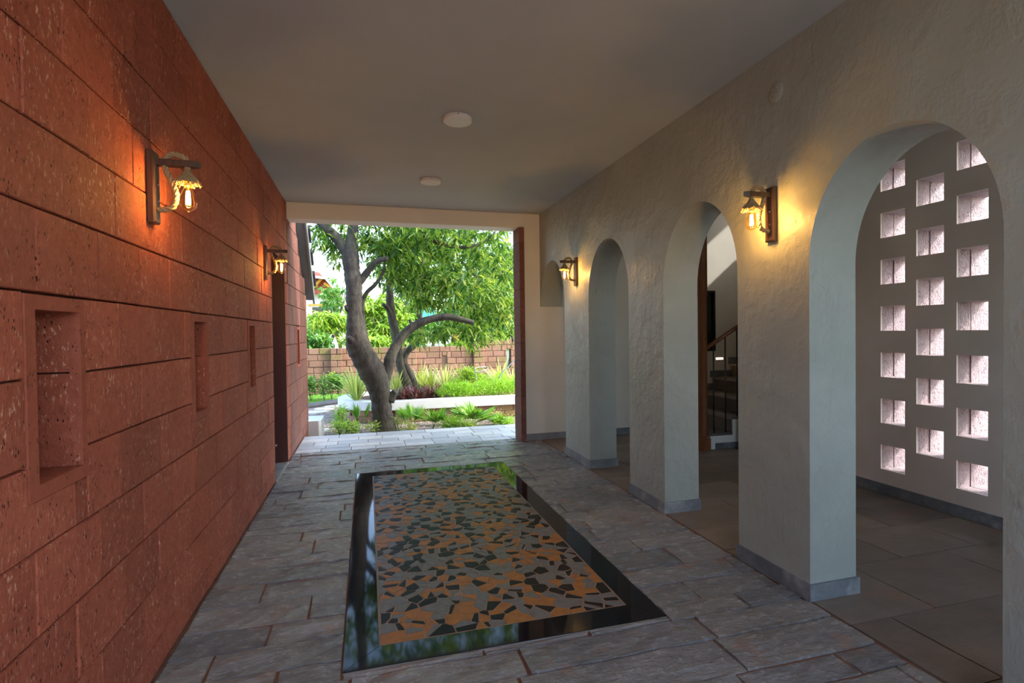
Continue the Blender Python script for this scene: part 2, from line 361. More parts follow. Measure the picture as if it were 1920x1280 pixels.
for (a, b), (f0, f1, g0, g1) in zip(NICHES, FR):
    mb = MB(); holed(mb, 0, XL-.03, XL+.0035, (f0, f1), (g0, g1), [(a, b, 1.075, 1.585)])
    fr = mb.build('niche_frame', 'lat_smooth', wall_left)
    mb = MB(); t = .006
    mb.box((XL-.255, b-.0005, 1.075), (XL-.0, b+.012, 1.385-.003)); mb.box((XL-.255, b+.001, 1.385+.003), (XL-.0, b+.012, 1.585))
    mb.box((XL-.255, a-.012, 1.075), (XL, a+.0005, 1.585)); mb.box((XL-.258, a, 1.075), (XL-.25, b, 1.585))
    mb.box((XL-.255, a, 1.065), (XL, b, 1.0755)); mb.box((XL-.255, a, 1.5845), (XL, b, 1.595)); mb.build('niche_lining', 'lat', wall_left)

door = MB(); y0, y1, z0, z1 = DOOR
door.box((XL-.38, y1-.012, 0), (XL+.001, y1, z1)); door.box((XL-.38, y0, 0), (XL+.001, y0+.012, z1)); door.box((XL-.38, y0+.012, z1-.012), (XL+.001, y1-.012, z1))
door = tag(door.build('door_1', 'maroon'), 'dark maroon door opening in the red laterite wall beside the far lamp', 'door', kind='structure')
mb = MB(); mb.box((XL-.39, y0+.012, .012), (XL-.35, y1-.012, z1-.012))
for a, b in ((.15, 1.05), (1.2, 2.2)): mb.box((XL-.352, y0+.15, a), (XL-.34, y1-.15, b))
leaf = mb.build('door_leaf', 'maroon', door)
MB().lathe([(0, 0), (.02, 0), (.02, .01), (.012, .03), (.026, .045), (.02, .065), (0, .07)], 14).build('door_knob', 'brass', leaf, True, (XL-.345, y0+.12, 1.05)).rotation_euler = (0, math.pi/2, 0)
mb = MB(); mb.box((XL-.38, y0+.012, -.02), (XL-.012, y1-.012, .004)); mb.build('threshold', 'skirt', door)
mb = MB(); mb.box((XL-.012, y0+.012, -.02), (XL+.01, y1-.012, .007)); mb.build('threshold_edge', 'nosing', door)
mb = MB(); mb.lathe([(0, 0), (.018, 0), (.018, .012), (.012, .03), (0, .032)], 12); st = mb.build('door_stop', 'screw', door, True, (XL-.13, y1-.012, .21)); st.rotation_euler = (math.pi/2, 0, 0)

# exterior continuation of the laterite wall, below a sloping roof
YC = 8.98
def rooftop(y): return 3.16-(y-8.13)*1.0
wx = MB(); prof = [(YE, -.25), (YC, -.25), (YC, rooftop(YC)-.12), (7.6, rooftop(7.6)-.12), (YE, rooftop(7.6)-.12)]
wx.add([(XL-.025, y, z) for y, z in prof]+[(XL-.4, y, z) for y, z in prof], [(0, 1, 2, 3, 4), (9, 8, 7, 6, 5)]+[(i, i+5, (i+1) % 5+5, (i+1) % 5) for i in range(5)])
wall_ext = tag(wx.build('wall_exterior', 'mortar'), 'outer stretch of red laterite wall with one slit, past the passage end', 'wall', kind='structure')
SL = (7.76, 7.965)
rr = course_rects(YE, YC, 3.13, [(SL[0]-.04, SL[1]+.03, 1.06, 1.62)], seed=11)
rr = [(x, k) for x, k in rr if x[3] < rooftop(x[1])-.1]
rr += [((a, min(a+.365, YC), -.24, -.001), 0) for a in np.arange(YE, YC-.05, .365)]
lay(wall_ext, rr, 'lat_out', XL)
mb = MB(); holed(mb, 0, XL-.02, XL+.003, (SL[0]-.04, SL[1]+.03), (1.06, 1.62), [(SL[0], SL[1], 1.1, 1.58)]); mb.build('niche_frame', 'lat_smooth', wall_ext)
mb = MB(); mb.box((XL-.024, SL[0], 1.1), (XL-.018, SL[1], 1.58)); mb.build('niche_lining', 'maroon', wall_ext)
mb = MB()
for i, z in enumerate(np.arange(-.24, 2.2, .25)): pass
roof = empty('tiled_roof', (-.9, YC, 2.2)); tag(roof, 'dark tiled roof edge sloping down over the outer laterite wall', 'roof')
def rpt(x, y, dz): return (x+.9, y-YC, rooftop(y)+dz-2.2)
def slopebox(x0, x1, ya, yb, d0, d1):
    return MB().add([rpt(x0, ya, d0), rpt(x1, ya, d0), rpt(x1, yb, d0), rpt(x0, yb, d0), rpt(x0, ya, d1), rpt(x1, ya, d1), rpt(x1, yb, d1), rpt(x0, yb, d1)], [(0, 3, 2, 1), (4, 5, 6, 7), (0, 1, 5, 4), (1, 2, 6, 5), (2, 3, 7, 6), (3, 0, 4, 7)])
slopebox(XL-3, XL+.09, 7.4, 9.1, -.12, 0).build('roof_deck', 'metal_grey', roof)
slopebox(XL+.09, XL+.115, 7.3, 9.12, -.16, .03).build('verge_board', 'metal_grey', roof)
for i in range(5):
    slopebox(XL-3, XL+.10, 9.08-.30*(i+1)-.06, 9.08-.30*i, .012+.016, .05+.016).build('tile_course', 'tile_dark', roof)
    slopebox(XL+.06, XL+.145, 9.08-.30*(i+1)+.09, 9.08-.30*i-.03, .05, .10).build('verge_tile', 'tile_dark', roof)

# ------------------------------------------------------------------ arcade wall on the right
ARCH = [(-1.54, -.64), (-.06, .85), (1.426, 2.335), (2.91, 3.80), (4.39, 5.30), (6.02, 6.925)]
SPR, RISE = 1.86, .572
ar = MB(); piers = []; last = -1.6
x0, x1 = XR, XR+TR
def wq(y0, y1, zb0, zb1, zt):
    for x, fl in ((x0, 0), (x1, 1)):
        q = [(x, y0, zb0), (x, y1, zb1), (x, y1, zt), (x, y0, zt)]; ar.add(q if fl else q[::-1], [(0, 1, 2, 3)])
for i, (a, b) in enumerate(ARCH):
    piers.append((last, a)); wq(last, a, -.02, -.02, CEIL)
    n = 40; cy, r = (a+b)/2, (b-a)/2
    cu = [(cy-r*math.cos(math.pi*k/n), SPR+RISE*math.sin(math.pi*k/n)) for k in range(n+1)]
    for (ya, za), (yb, zb) in zip(cu, cu[1:]):
        wq(ya, yb, za, zb, CEIL); ar.add([(x0, ya, za), (x1, ya, za), (x1, yb, zb), (x0, yb, zb)], [(0, 1, 2, 3)])
    ar.add([(x0, a, -.02), (x0, a, SPR), (x1, a, SPR), (x1, a, -.02)], [(0, 3, 2, 1)])
    if i < len(ARCH)-1: ar.add([(x0, b, -.02), (x0, b, SPR), (x1, b, SPR), (x1, b, -.02)], [(0, 1, 2, 3)])
    last = b
wq(last, YE, SPR+.0, SPR+.0, CEIL)   # short corbel against the end wall
ar.add([(x0, last, SPR), (x1, last, SPR), (x1, YE, SPR), (x0, YE, SPR)], [(3, 2, 1, 0)])
ar.add([(x0, -1.6, -.02), (x0, -1.6, CEIL), (x1, -1.6, CEIL), (x1, -1.6, -.02)], [(0, 1, 2, 3)])
wall_right = tag(ar.build('wall_right', 'arcade'), 'grey plastered arcade wall with tall round arches', 'wall', kind='structure')
for a, b in piers:
    mb = MB(); e = .014
    mb.box((x0-e, a-e, 0), (x0, b+e, .092)); mb.box((x0, b, 0), (x1+e, b+e, .092)); mb.box((x0, a-e, 0), (x1+e, a, .092)); mb.box((x1, a, 0), (x1+e, b, .092))
    mb.build('skirting', 'skirt', wall_right)

# ------------------------------------------------------------------ ceiling, beam, end wall, pier of the exit
mb = MB(); mb.box((XL-.4, YB, CEIL), (XJ+.28, YE+.24, CEIL+.15)); mb.v = mb.v
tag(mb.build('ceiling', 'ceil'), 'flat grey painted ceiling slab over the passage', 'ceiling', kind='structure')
mb = MB(); mb.box((XL, YE, 2.94), (2.1, YE+.28, CEIL))
tag(mb.build('trim_1', 'white'), 'pale plastered beam across the top of the exit', 'beam', kind='structure')
WIN = (4.86, 5.165, 1.18, 2.105)
mb = holed(MB(), 1, YE, YE+.24, (2.10, 6.9), (0, 5.4), [WIN])
wall_back = tag(mb.build('wall_back', 'cream'), 'cream plastered end wall behind the arcade and stairs', 'wall', kind='structure')
mb = MB(); mb.box((2.10, YE-.014, 0), (4.1, YE, .092)); mb.build('skirting', 'skirt', wall_back)
pier = empty('exit_pier', (2.06, 7.03, 0)); tag(pier, 'narrow red laterite pier at the right side of the exit', 'pier', kind='structure')
zz = [0, .12, .37, .62, .865, 1.11, 1.355, 1.60, 1.845, 2.09, 2.34, 2.73, 2.938]
for a, b in zip(zz, zz[1:]):
    mb = MB(); c = .004; x0_, x1_, ya, yb = -.04, .03, -.155, .16
    j = random.uniform(-.003, .003)
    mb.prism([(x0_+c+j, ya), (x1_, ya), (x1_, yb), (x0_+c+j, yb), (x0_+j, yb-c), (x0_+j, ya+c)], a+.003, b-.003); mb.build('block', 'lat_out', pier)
mb = MB(); mb.box((-.032, -.148, 0), (.03, .15, 2.93)); mb.build('core', 'mortar', pier)

# ------------------------------------------------------------------ jali wall (pierced screen) and stair hall
COLS = [(2.84, 3.06), (3.155, 3.375), (3.472, 3.695)]
HOLES = []
for ci, (a, b) in enumerate(COLS):
    base, n = (.222, 7) if ci != 1 else (.432, 6)
    for k in range(n): HOLES.append((a, b, base+.4175*k, base+.4175*k+.222))
mb = holed(MB(), 0, XJ, XJ+.016, (YB, 5.5), (0, CEIL), HOLES)
wall_screen = tag(mb.build('wall_screen', 'jali'), 'taupe plastered wall pierced by three columns of square holes', 'wall', kind='structure')
mb = MB(); mb.box((XJ-.014, YB, 0), (XJ, 5.5, .092)); mb.build('skirting', 'skirt', wall_screen)
mb = MB(); mb.box((XJ+.016, YB, 0), (XJ+.42, 2.74, CEIL)); mb.box((XJ+.016, 3.80, 0), (XJ+.42, 5.5, CEIL)); mb.build('solid_masonry', 'lat_rough', wall_screen)
lim = [2.74, 3.1075, 3.4235, 3.80]
for ci, (a, b) in enumerate(COLS):
    hs = sorted([(h[2], h[3]) for h in HOLES if abs(h[0]-a) < 1e-6]); l, r = lim[ci], lim[ci+1]
    zs = [0]+[z for h in hs for z in h]+[CEIL]
    for lay_i, (xa, xb) in enumerate(((XJ+.0165, XJ+.15), (XJ+.1545, XJ+.31))):
        for k in range(0, len(zs), 2): 
            if zs[k+1]-zs[k] > .02:
                MB().box((xa, l+.001, zs[k]+.0005), (xb+random.uniform(-.004, .003), r-.001, zs[k+1]-.0005)).build('block', 'lat_rough', wall_screen)
        for z0, z1 in hs:
            for u0, u1 in ((l+.001, a+random.uniform(-.004, .001)), (b+random.uniform(-.001, .004)-.004*lay_i, r-.001)):
                # jamb stone with an uneven, hacked inner face
                MB().box((xa, u0, z0), (xb+(.09-random.uniform(0, .02))*lay_i, u1, z1)).build('block', 'lat_rough', wall_screen)
mb = MB(); mb.box((XL-.4, YB-.02, 0), (XL-.39, YB, .1))
# stair hall shell
mb = MB(); mb.box((XJ, 5.36, 0), (6.9, 5.5, 5.4)); tag(mb.build('wall_stair', 'white'), 'white side wall of the stair hall', 'wall', kind='structure')
mb = holed(MB(), 0, 6.9, 7.1, (5.36, YE+.24), (0, 5.4), [(5.9, 6.5, 3.7, 4.5)]); tag(mb.build('wall_stair_end', 'white'), 'white wall at the head of the stairs', 'wall', kind='structure')
mb = MB(); mb.box((XJ, 5.36, 5.4), (7.1, YE+.24, 5.5)); tag(mb.build('ceiling_stair', 'ceil'), 'ceiling high above the stairs', 'ceiling', kind='structure')
mb = MB(); mb.box((XJ-.05, 5.5, CEIL), (XJ, YE, 5.4)); tag(mb.build('wall_stair_upper', 'white'), 'white upper wall over the foot of the stairs', 'wall', kind='structure')

stair = empty('staircase', (4.12, 5.68, 0)); tag(stair, 'stone stairs rising to the right beside the cream end wall', 'staircase')
RI, RU = .195, .33
for k in range(7):
    xa = RU*k
    mb = MB(); mb.box((xa+.02, .012, RI*k), (xa+RU+.02 if k < 6 else 2.7, 1.255, RI*(k+1)-.03)); st = mb.build('step', 'tread', stair)
    mb = MB(); mb.box((xa, 0, RI*(k+1)-.03), (xa+RU+.02 if k < 6 else 2.7, 1.256, RI*(k+1))); mb.build('tread', 'tread', st)
    mb = MB(); mb.box((xa-.008, 0, RI*(k+1)-.026), (xa, 1.256, RI*(k+1)-.004)); mb.build('nosing', 'nosing', st)
    mb = MB(); mb.box((xa+.01, 1.255, RI*(k+1)), (xa+RU+.01, 1.268, RI*(k+1)+.10)); mb.box((xa-.04, 1.255, RI*(k+1)), (xa+.01, 1.268, RI*(k+1)+.10)); mb.build('skirting', 'skirt', st)
mb = MB(); mb.box((.02, -.004, 0), (2.4, .0115, RI-.03)); mb.box((.35, -.004, RI-.03), (2.4, .0115, 2*RI-.03)); mb.build('side_face', 'white', stair)
mb = MB(); mb.box((.09, -.012, 0), (2.4, -.004, .075)); mb.build('side_skirting', 'skirt', stair)
rail = empty('stair_railing', (4.05, 5.70, 0)); tag(rail, 'teak newel post and handrail with slim black balusters', 'railing')
mb = MB(); r = .056
mb.lathe([(r, .16), (r, 1.92), (r*1.12, 1.925), (r*1.12, 3.4)], 14); mb.build('newel_post', 'teak', rail, True)
mb = MB(); q = .088; oc = [(q, .45*q), (.45*q, q), (-.45*q, q), (-q, .45*q), (-q, -.45*q), (-.45*q, -q), (.45*q, -q), (q, -.45*q)]; mb.prism(oc, 0, .14); mb.prism([(a*.8, b*.8) for a, b in oc], .14, .19); mb.build('newel_base', 'teak', rail)
sl_ = (1.542-1.277)/(4.595-4.133)
mb = MB(); P0 = (.05, .02, 1.265-.03*0); L = 1.9; mb.tube([(.05+t, .02, 1.262+sl_*t) for t in (0, .6, 1.2, L)], .026, 12); mb.build('handrail', 'teak', rail, True)
for k in range(9):
    xb = 4.223+.175*k; st_n = int((xb-4.12)//RU)+1
    mb = MB(); mb.tube([(xb-4.05, .02, RI*st_n), (xb-4.05, .02, 1.262+sl_*(xb-4.10))], .0085, 8); mb.build('baluster', 'iron', rail, True)
win = MB(); a, b, c, d = WIN
holed(win, 1, YE-.012, YE+.06, (a, b), (c, d), [(a+.03, b-.03, c+.03, d-.03)])
win = tag(win.build('window_1', 'iron'), 'narrow dark casement window above the stairs', 'window', kind='structure')
mb = MB(); mb.box((a+.03, YE+.02, c+.03), (b-.03, YE+.028, d-.03)); pn = mb.build('pane', 'wglass', win)
mb = MB(); mb.box((a+.12, YE+.005, c+.34), (a+.14, YE+.02, c+.44)); mb.box((a+.124, YE-.018, c+.33), (a+.136, YE+.006, c+.35)); mb.build('handle', 'wlight', win)
sli = empty('step_light', (5.235, YE, 1.06)); tag(sli, 'small glowing recessed step light in the stair wall', 'light')
mb = MB(); mb.box((-.075, -.006, -.03), (.075, 0, .03)); mb.build('bezel', 'wlight', sli)
mb = MB(); mb.box((-.062, -.0085, -.012), (.062, -.0055, .012)); mb.build('lens', 'steplamp', sli)

# ------------------------------------------------------------------ floor slabs
mb = MB(); mb.box((XL-.4, YB, -.25), (7.1, YE+.24, -.011))
floor = tag(mb.build('floor', 'mud'), 'riven grey slate slab floor with rusty joints', 'floor', kind='structure')
MX0, MX1, MY0, MY1 = -.129, 1.495, 2.423, 5.875
def slabs(x0, x1, y0, y1, hole, rng, rowr, lenr, mat, wob=.007, zr=.007, gap=.007):
    y = y0
    while y < y1-.02:
        h = rng.uniform(*rowr); h = min(h, y1-y)
        if y1-(y+h) < rowr[0]*.6: h = y1-y
        x = x0-rng.uniform(0, lenr[0])
        while x < x1:
            l = rng.uniform(*lenr)
            for (a, b, c, d) in sub_rect((max(x, x0), min(x+l, x1), y, y+h), hole):
                if b-a < .025 or d-c < .02: continue
                z = rng.uniform(-zr, zr)*.5; tl = [rng.uniform(-zr, zr)*.4 for _ in range(4)]; w = lambda: rng.uniform(0, wob)
                g = gap*.5; p = [(a+g+w(), c+g+w()*.6), (b-g-w(), c+g+w()*.6), (b-g-w(), d-g-w()*.6), (a+g+w(), d-g-w()*.6)]
                cx, cy = (a+b)/2, (c+d)/2; m = MB()
                nx = max(2, min(7, int((b-a)/.11))); ny = 3; B4 = [np.array((px-cx, py-cy)) for px, py in p]; vs = [(x_, y_, -.03) for x_, y_ in B4]; grid = []
                for jy in range(ny+1):
                    for jx in range(nx+1):
                        fx, fy = jx/nx, jy/ny; q = (B4[0]*(1-fx)+B4[1]*fx)*(1-fy)+(B4[3]*(1-fx)+B4[2]*fx)*fy
                        edge = jx in (0, nx) or jy in (0, ny); t = tl[0]*(1-fx)*(1-fy)+tl[1]*fx*(1-fy)+tl[2]*fx*fy+tl[3]*(1-fx)*fy
                        grid.append((q[0]+(0 if edge else rng.uniform(-.02, .02)), q[1], z+t+rng.uniform(-zr, zr)*.8-(.002 if edge else 0)))
                W1 = nx+1; fs = [(3, 2, 1, 0)]+[(4+j*W1+i, 4+j*W1+i+1, 4+(j+1)*W1+i+1, 4+(j+1)*W1+i) for j in range(ny) for i in range(nx)]
                e0 = [4+i for i in range(W1)]; e1 = [4+j*W1+nx for j in range(ny+1)]; e2 = [4+ny*W1+i for i in range(nx, -1, -1)]; e3 = [4+j*W1 for j in range(ny, -1, -1)]
                for k_, e in enumerate((e0, e1, e2, e3)): fs.append(tuple([k_, (k_+1) % 4]+e[::-1]))
                m.add(vs+grid, fs)
                m.build('slab', mat, floor, True, loc=(cx, cy, 0)) if False else m.build('slab', mat, floor, loc=(cx, cy, 0))
            x += l
        y += h
rg = random.Random(21)
slabs(XL+.005, XR-.012, .35, 7.13, (MX0-.003, MX1+.003, MY0-.003, MY1+.003), rg, (.15, .27), (.5, 1.0), 'slab')
slabs(XR+.004, XJ-.016, .6, YE-.016, (9, 9, 9, 9), rg, (.38, .55), (.6, .95), 'slab_in', .003, .002, .004)

# mosaic inlay
mos = empty('mosaic_inlay', ((MX0+MX1)/2, (MY0+MY1)/2, 0)); tag(mos, 'broken tile mosaic panel in black granite border set in floor', 'mosaic')
OX, OY = mos.location.x, mos.location.y
IX0, IX1, IY0, IY1 = .034, 1.345, 2.585, 5.722
mb = MB(); mb.box((IX0-OX, IY0-OY, -.01), (IX1-OX, IY1-OY, .0005)); mb.build('grout_bed', 'grout', mos)
O = [(MX0, MY0), (MX1, MY0), (MX1, MY1), (MX0, MY1)]; I = [(IX0-.002, IY0-.002), (IX1+.002, IY0-.002), (IX1+.002, IY1+.002), (IX0-.002, IY1+.002)]
for i in range(4):
    j = (i+1) % 4; A, B, Cc, D = [np.array(q) for q in (O[i], O[j], I[j], I[i])]
    cuts = [0, .345, 1] if i in (0, 2) else [0, .36, .70, 1]
    for t0, t1 in zip(cuts, cuts[1:]):
        q = [A+(B-A)*t0, A+(B-A)*t1, D+(Cc-D)*t1, D+(Cc-D)*t0]; cen = sum(q)/4
        q = [x+(cen-x)/np.linalg.norm(cen-x)*.0018 for x in q]
        MB().prism([(x[0]-OX, x[1]-OY) for x in q], -.012, .0025).build('granite_border', 'granite', mos)
mb = MB(); mb.box((MX0-OX, MY0-OY, -.012), (MX1-OX, MY1-OY, -.0008))
mb.build('bedding', 'seam', mos)
def voronoi(x0, x1, y0, y1, step, rng):
    pts = []; j = 0; y = y0+step/2
    while y < y1:
        x = x0+step*(.25 if j % 2 else .75)
        while x < x1: pts.append((x+rng.uniform(-.44, .44)*step, y+rng.uniform(-.44, .44)*step*.85)); x += step
        y += step*.82; j += 1
    P = np.array(pts); cells = []
    for i, p in enumerate(P):
        poly = [(x0, y0), (x1, y0), (x1, y1), (x0, y1)]; d = np.hypot(*(P-p).T); nb = np.argsort(d)[1:18]
        for k in nb:
            q = P[k]; m = (p+q)/2; n = q-p; new = []
            for a, b in zip(poly, poly[1:]+poly[:1]):
                da, db = (a[0]-m[0])*n[0]+(a[1]-m[1])*n[1], (b[0]-m[0])*n[0]+(b[1]-m[1])*n[1]
                if da <= 0: new.append(a)
                if da*db < 0: t = da/(da-db); new.append((a[0]+(b[0]-a[0])*t, a[1]+(b[1]-a[1])*t))
            poly = new
            if len(poly) < 3: break
        if len(poly) >= 3: cells.append((p, poly))
    return cells
def inset(poly, d):
    n = len(poly); out = []
    for i in range(n):
        p0, p1, p2 = [np.array(poly[k % n]) for k in (i-1, i, i+1)]
        e1, e2 = p1-p0, p2-p1; l1, l2 = np.linalg.norm(e1), np.linalg.norm(e2)
        if l1 < 1e-4 or l2 < 1e-4: continue
        n1, n2 = np.array([-e1[1], e1[0]])/l1, np.array([-e2[1], e2[0]])/l2; s = n1+n2; k = np.dot(s, n1)
        if k < .3: k = .3
        out.append(tuple(p1+s*d/k))
    return out
rg = random.Random(5); cells0 = voronoi(IX0+.006, IX1-.006, IY0+.006, IY1-.006, .086, rg); cells = []; blacks = []
for p, poly in cells0:
    if rg.random() < .62:
        a = rg.uniform(0, math.pi); nx, ny = math.cos(a), math.sin(a); c = np.mean(poly, 0)+np.array([rg.uniform(-.012, .012), rg.uniform(-.012, .012)])
        for sg in (1, -1):
            new = []
            for u, v in zip(poly, poly[1:]+poly[:1]):
                du, dv = sg*((u[0]-c[0])*nx+(u[1]-c[1])*ny), sg*((v[0]-c[0])*nx+(v[1]-c[1])*ny)
                if du <= 0: new.append(u)
                if du*dv < 0: t = du/(du-dv); new.append((u[0]+(v[0]-u[0])*t, u[1]+(v[1]-u[1])*t))
            if len(new) >= 3: cells.append((tuple(np.mean(new, 0)), new))
    else: cells.append((tuple(p), poly))
cells.sort(key=lambda c: c[0][1])
rest = {'m_grey': MB(), 'm_org': MB(), 'm_blk': MB()}
for i, (p, poly) in enumerate(cells):
    t = rg.random(); mat = 'm_blk' if t < .46 and all((p[0]-q[0])**2+(p[1]-q[1])**2 > .068**2 for q in blacks[-60:]) else 'm_org' if rg.random() < .44 else 'm_grey'
    if mat == 'm_blk': blacks.append(p)
    q = inset(poly, .0032 if mat != 'm_blk' else rg.uniform(.003, .007)); q = inset([a for a in q], 0) or q
    if len(q) < 3: continue
    ar_ = sum(a[0]*b[1]-b[0]*a[1] for a, b in zip(q, q[1:]+q[:1]))/2
    if ar_ < 1e-4: continue
    h = rg.uniform(.0018, .0034)
    if i < 300:
        MB().prism([(x-p[0], y-p[1]) for x, y in q], -.004, h).build('mosaic_tile', mat, mos, loc=(p[0]-OX, p[1]-OY, 0))
    else: rest[mat].prism([(x-OX, y-OY) for x, y in q], -.004, h)
for k, m in rest.items(): tag(m.build('far_mosaic_tiles', k, mos), kind='stuff')

# ------------------------------------------------------------------ wall lamps
def rope_mesh(path, R, pitch, mb, n=10):
    pts = catmull(path, n); s = [0]
    for a, b in zip(pts, pts[1:]): s.append(s[-1]+np.linalg.norm(b-a))
    T = [pts[min(i+1, len(pts)-1)]-pts[max(i-1, 0)] for i in range(len(pts))]; nn = np.array([0, 1., 0])
    for k in range(3):
        q = []; m = nn
        for i, p in enumerate(pts):
            t = T[i]/np.linalg.norm(T[i]); m = m-t*np.dot(m, t); m /= np.linalg.norm(m); bb = np.cross(t, m); a = 2*math.pi*(s[i]/pitch+k/3); q.append(p+R*.52*(math.cos(a)*m+math.sin(a)*bb))
        mb.tube(q, R*.58, 7)
    return mb
def make_lamp():
    root = empty('wall_lamp')
    mb = MB(); c = .004
    mb.add([(0, -.036, 0), (0, .036, 0), (0, .036, .32), (0, -.036, .32), (.022, -.036, 0), (.022, .036, 0), (.022, .036, .32), (.022, -.036, .32), (.028, -.03, .006), (.028, .03, .006), (.028, .03, .314), (.028, -.03, .314)],
           [(0, 1, 2, 3), (8, 9, 10, 11)]+[(i, (i+1) % 4, 4+(i+1) % 4, 4+i) for i in range(4)]+[(4+i, 4+(i+1) % 4, 8+(i+1) % 4, 8+i) for i in range(4)])
    bp = mb.build('backplate', 'wood', root)
    for z in (.10, .175): MB().lathe([(0, .0), (.005, 0), (.005, .003), (0, .004)], 10).build('screw', 'screw', bp, True, (.028, .008, z)).rotation_euler = (0, math.pi/2, 0)
    MB().prism([(.024, -.018), (.178, -.018), (.205, 0), (.178, .018), (.024, .018)], .258, .286).build('arm', 'wood', root)
    rp = MB(); rope_mesh([(.022, 0, .062), (.06, 0, .064), (.088, .002, .078), (.101, .003, .115), (.099, .002, .15), (.085, 0, .19), (.066, 0, .235), (.058, 0, .272), (.066, 0, .296), (.09, 0, .313), (.118, 0, .31), (.142, 0, .296), (.150, 0, .272), (.150, 0, .236)], .0125, .062, rp)
    rp.build('rope', 'rope', root, True)
    mb = MB(); rl = random.Random(3)
    for k in range(90):
        a = rl.uniform(0, 2*math.pi); r1 = rl.uniform(.036, .060); z1 = .178+rl.uniform(-.006, .012); cx = math.cos(a); sy = math.sin(a)
        mb.tube([(.15+.009*cx, .009*sy, .246), (.15+.020*cx, .020*sy, .226), (.15+r1*.72*cx, r1*.72*sy, z1+.017), (.15+r1*cx, r1*sy, z1)], [.003, .0028, .0027, .0034], 5)
    mb.lathe([(.011, .248), (.017, .228), (.036, .196), (.046, .185)], 20, (.15, 0, 0)); mb.build('rope_fringe_shade', 'rope', root, True)
    MB().lathe([(0, .215), (.014, .215), (.0155, .205), (.0155, .176), (.012, .172), (0, .172)], 14, (.15, 0, 0)).build('lamp_holder', 'brass', root, True)
    bu = MB().lathe([(.0005, .053), (.003, .056), (.006, .061), (.018, .066), (.030, .076), (.0365, .090), (.0375, .100), (.035, .116), (.028, .138), (.020, .158), (.0155, .172), (.0145, .18)], 22, (.15, 0, 0)).build('bulb', 'glass', root, True)
    mb = MB()
    for k in range(6):
        a = k*math.pi/3; mb.tube([(.15+.0065*math.cos(a), .0065*math.sin(a), .150), (.15+.010*math.cos(a), .010*math.sin(a), .097)], .0014, 6)
    mb.tube([(.15, 0, .098), (.15, 0, .148)], .0045, 8)
    mb.build('filament', 'filament', bu)
    MB().lathe([(0, .094), (.012, .086), (.014, .083), (.004, .08), (0, .074)], 10, (.15, 0, 0)).build('bulb_tip_star', 'brass', bu, True)
    return root
lamp0 = make_lamp()
LG = 'rope wall lamps along the passage'
LAMPS = [((XL+.004, 2.70, 2.01), 0, 'rope wall lamp with glowing bulb, nearest one on red laterite wall'),
         ((XL+.004, 5.41, 2.03), 0, 'rope wall lamp glowing beside the maroon doorway on red wall'),
         ((XR, 2.60, 2.02), math.pi, 'rope wall lamp glowing on the arcade pillar beside the largest arch'),
         ((XR, 5.62, 2.03), math.pi, 'rope wall lamp glowing on the farthest arcade pillar')]
for i, (p, rz, lab) in enumerate(LAMPS):
    o = lamp0 if i == 0 else copy_tree(lamp0); o.location = p; o.rotation_euler = (0, 0, rz); tag(o, lab, 'lamp', LG)
    d = bpy.data.lights.new('bulb_light', 'POINT'); d.energy = 2.2; d.color = (1, .52, .15); d.shadow_soft_size = .012
    l = bpy.data.objects.new('bulb_light', d); COL.objects.link(l); l.parent = o; l.location = (.15, 0, .122)

# ------------------------------------------------------------------ ceiling lights, cover plate
for (x, y), lab in (((.69, 3.97), 'round white surface ceiling light, the nearer and larger one'), ((.68, 5.63), 'round white surface ceiling light, the farther and smaller one')):
    t = empty('ceiling_light', (x, y, CEIL)); tag(t, lab, 'ceiling light', 'round ceiling lights')
    MB().lathe([(0, 0), (.105, 0), (.108, -.004), (.108, -.030), (.104, -.034), (.094, -.034)], 36).build('rim', 'wlight', t, True)
    MB().lathe([(.095, -.0335), (.06, -.0355), (0, -.036)], 36).build('diffuser', 'diff', t, True)
    mb = MB(); mb.lathe([(0, 0), (.004, 0), (.004, .002), (0, .0025)], 8); s = mb.build('screw', 'iron', t, True, (-.012, -.1075, -.012)); s.rotation_euler = (math.pi/2, 0, 0)
t = empty('junction_cover', (XR, 2.573, 2.886)); t.rotation_euler = (0, -math.pi/2, 0); tag(t, 'round painted cover plate high on the arcade wall', 'cover plate')
MB().lathe([(.058, 0), (.058, .004), (.054, .007), (0, .008)], 28).build('plate', 'arcade', t, True)
for a, b in ((.02, .012), (-.018, .02), (-.005, -.02), (.024, -.016)): MB().lathe([(.004, .007), (.004, .011), (0, .012)], 8).build('screw', 'arcade', t, True, (a, b, 0))

# ------------------------------------------------------------------ outdoors: paving, ground, garden
mb = MB(); mb.box((XL, 7.13, -.25), (5.5, 8.30, -.012))
pav = tag(mb.build('paving', 'mud'), 'strip of light grey pavers outside the exit', 'paving', kind='structure')
rg = random.Random(31); y = 7.136
for rowi, h in enumerate((.20, .20, .24, .24, .27)):
    x = XL+.01-rg.uniform(0, .2)
    while x < 4.2:
        l = rg.uniform(.30, .42) if rowi < 4 else rg.uniform(.5, .8); a, b = max(x, XL+.01), min(x+l, 4.2)
        if b-a > .04:
            o = block(pav, 'paver', (a+.003, y+.003, -.03), (b-.003, y+h-.003, rg.uniform(-.002, .002)), 2, .004, .004, 'paver')
        x += l
    y += h
ZG = -.2
mb = MB(); mb.add([(-40, 8.2, ZG-.01), (60, 8.2, ZG-.01), (60, 80, ZG-.01), (-40, 80, ZG-.01)], [(0, 1, 2, 3)]); mb.add([(7.1, -30, ZG), (60, -30, ZG), (60, 8.2, ZG), (7.1, 8.2, ZG)], [(0, 1, 2, 3)])
